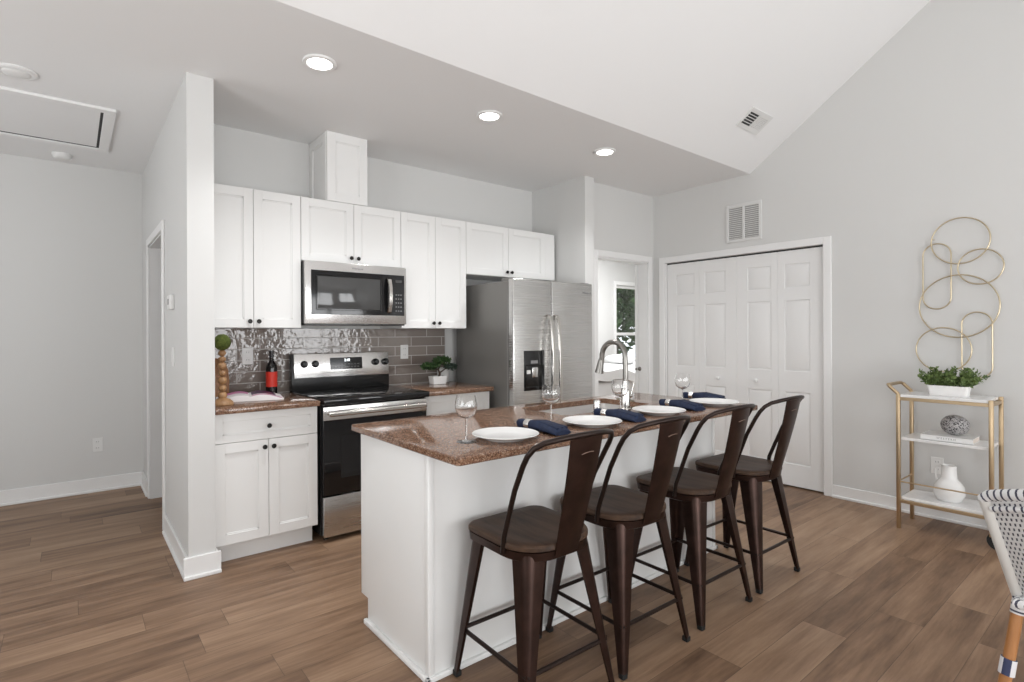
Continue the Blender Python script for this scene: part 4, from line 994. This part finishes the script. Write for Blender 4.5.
# vase
vx, vy, vz = 4.545, .945, .2165
t = thing('vase', 'white round bellied ceramic vase on the lowest cart shelf', 'vase', (vx, vy, vz))
obj('body', B().lathe([(0, 0), (.058, 0), (.066, .006), (.081, .040), (.084, .064), (.078, .096), (.062, .124), (.048, .140), (.042, .155), (.038, .228), (.041, .232), (.037, .234), (.033, .226), (.037, .155), (.06, .115), (.072, .06), (.05, .012), (0, .010)], (vx, vy, vz), 40), 'ceramic', t)
obj('handle', B().tube([(vx, vy + .038, vz + .220), (vx, vy + .062, vz + .218), (vx, vy + .070, vz + .200), (vx, vy + .069, vz + .145), (vx, vy + .060, vz + .120)], .0065, 10), 'ceramic', t)
# wire art
t = thing('wall_art', 'pale gold wire wall art of interlocking rings above the cart', 'wall art', (XR - .02, .95, 1.0))
ax = XR - .030
def circ(cy, cz, r, rz=None, n=56): return [(ax, cy + r * math.cos(2 * PI * k / n), cz + (rz or r) * math.sin(2 * PI * k / n)) for k in range(n)]
def pill(cy, z0, z1, w, n=14):
    r = w / 2; o = []
    for k in range(n + 1): a = PI * k / n; o.append((ax + .004, cy + r * math.cos(a), z1 - r + r * math.sin(a)))
    for k in range(n + 1): a = PI + PI * k / n; o.append((ax + .004, cy + r * math.cos(a), z0 + r + r * math.sin(a)))
    return o
wr = .0045
obj('ring', B().tube(circ(.934, 1.961, .158), wr, 8, True), 'goldart', t); obj('ring', B().tube(circ(.828, 1.772, .118), wr, 8, True), 'goldart', t)
obj('ring', B().tube(circ(.946, 1.510, .216), wr, 8, True), 'goldart', t); obj('ring', B().tube(circ(1.028, 1.208, .154), wr, 8, True), 'goldart', t)
obj('oblong_loop', B().tube(pill(1.062, 1.495, 1.957, .158), wr, 8, True), 'goldart', t); obj('oblong_loop', B().tube(pill(.848, 1.018, 1.466, .158), wr, 8, True), 'goldart', t)
b = B()
for cy_, cz_ in ((1.08, 1.99), (.79, 1.66), (1.13, 1.40), (.925, 1.12)): b.cyl((XR, cy_, cz_), (ax, cy_, cz_), .003, seg=8)
obj('standoffs', b, 'goldart', t)

# ------------------------------------------------------------------ bistro chair at the right edge
t = thing('bistro_chair', 'woven white and charcoal bistro chair with rattan legs at the right edge', 'chair')
obj('seat', B().sheet(lambda u, v: ((-.20 + .42 * u, (v - .5) * (.40 + .06 * u), .445 + .004 * math.sin(u * PI)), (0, 0, 1)), 14, 14, .022, lambda u, v: (u * .42, v * .44)), 'weave', t)
obj('seat_rim', B().tube([(-.21, -.205, .437), (.21, -.235, .437), (.235, -.20, .437), (.235, .20, .437), (.21, .235, .437), (-.21, .205, .437)], .016, 10, True, True), 'rope', t)
def bk(u, v):
    a = (u - .5) * 2; hy = .195 + .070 * v; z = .44 + v * (.335 - .0 * a * a) + .055 * v * (1 - a * a)
    x = -.235 - .105 * v + .075 * a * a + .01 * v * v
    return (x, a * hy, z), (-1, a * .55, .25)
obj('backrest', B().sheet(bk, 20, 14, .014, lambda u, v: (u * .46, v * .36)), 'weave', t, ang=60)
for s_ in (0, 1):
    pts_ = []
    for k in range(9):
        p = bk(s_, k / 8)[0]; pts_.append((p[0] + .004, p[1] + (.012 if s_ else -.012), p[2]))
    obj('side_binding', B().tube([(pts_[0][0] + .002, pts_[0][1], .405)] + pts_, [.019] * 10, 12), 'binding', t)
top = [bk(k / 24, 1)[0] for k in range(25)]
top = [(top[0][0] + .006, top[0][1] - .016, top[0][2] - .018)] + top + [(top[-1][0] + .006, top[-1][1] + .016, top[-1][2] - .018)]
obj('top_rail', B().tube([(p[0], p[1], p[2] + .012) for p in top], .019, 12, False, True), 'rope', t)
obj('lower_rail', B().tube([(bk(k / 24, .91)[0][0] - .012, bk(k / 24, .91)[0][1], bk(k / 24, .91)[0][2]) for k in range(25)], .010, 10, False, True), 'rope', t)
for sx, sy in ((-1, -1), (-1, 1), (1, -1), (1, 1)):
    p0_, p1_ = ((-.168, sy * .205, .435), (-.240, sy * .255, 0)) if sx < 0 else ((.200, sy * .205, .435), (.225, sy * .225, 0))
    l = obj('leg', B().tube([p0_, p1_], .0165, 14), 'rattan', t)
    P = lambda f: Vector(p0_).lerp(Vector(p1_), f)
    obj('binding_ring', B().tube([P(.44), P(.48), P(.52), P(.56)], .0215, 14, False, True), 'ring', l)
    obj('binding_ring', B().tube([P(-.02), P(.02), P(.06), P(.10)], .0190, 14, False, True), 'rope', l)
for sy in (-1, 1):
    a0, a1 = Vector((-.168, sy * .205, .435)).lerp(Vector((-.24, sy * .255, 0)), .50), Vector((.2, sy * .205, .435)).lerp(Vector((.225, sy * .225, 0)), .50)
    obj('side_stretcher', B().tube([a0, a0.lerp(a1, .25) + Vector((0, 0, .10)), a0.lerp(a1, .5) + Vector((0, 0, .14)), a0.lerp(a1, .75) + Vector((0, 0, .10)), a1], .011, 10), 'rattan', t)
t.location = (2.646, .127, 0)

# ------------------------------------------------------------------ bedroom and outdoors
t = thing('bed', 'bed with fluffy white bedding seen through the bedroom doorway', 'bed', (5.8, 4.9, 0))
BX0, BX1, BY0, BY1 = 4.72, 6.85, 4.38, 5.70
obj('frame', B().box(BX0 + .02, BX1 - .02, BY0 + .02, BY1 - .02, .12, .44, .01, 2), 'grille', t)
for x_ in (BX0 + .10, BX1 - .10):
    for y_ in (BY0 + .10, BY1 - .10): obj('foot', B().box(x_ - .04, x_ + .04, y_ - .04, y_ + .04, 0, .13, .004, 1), 'grille', t)
obj('mattress', B().box(BX0, BX1, BY0, BY1, .44, .73, .04, 3), 'fabric', t)
def duv(u, v):
    x, y = BX0 - .04 + (BX1 - BX0 + .06) * u, BY0 - .05 + (BY1 - BY0 + .08) * v
    z = .800 + .030 * math.sin(9 * u + 3 * v) * math.sin(5 * v + 2) + .022 * math.sin(23 * u + 4 * v) * math.cos(9 * v)
    return (x, y, z), (0, 0, 1)
obj('duvet', B().sheet(duv, 50, 30, .12), 'fabric', t)
for y_ in (4.74, 5.34): obj('pillow', B().ball((6.60, y_, .93), .1, (1.8, 2.7, .8), 24), 'fabric', t)
struct('ground', B().box(-14, 24, 6.3, 26, -.5, -.4), 'siding', smooth=False)
rn = random.Random(5)
def tree(label, x, y, h, r, n, size):
    t = thing('tree', label, 'tree', (x, y, -.4))
    obj('trunk', B().tube([(x, y, -.4), (x + .1, y, h * .3), (x, y + .1, h * .7)], [.16, .12, .05], 10), 'bark', t)
    b = B()
    for k in range(5):
        a = 2 * PI * k / 5; b.merge(leaf_cloud(n // 5, (x + math.cos(a) * r * .4, y + math.sin(a) * r * .4, h * .62 + rn.uniform(-.2, .3) * r), (r * .75, r * .75, h * .38), size, rn))
    obj('foliage', b, 'treel', t, smooth=False)
tree('leafy green tree outside the bedroom window', 11.15, 9.3, 3.9, 2.3, 9000, .20)
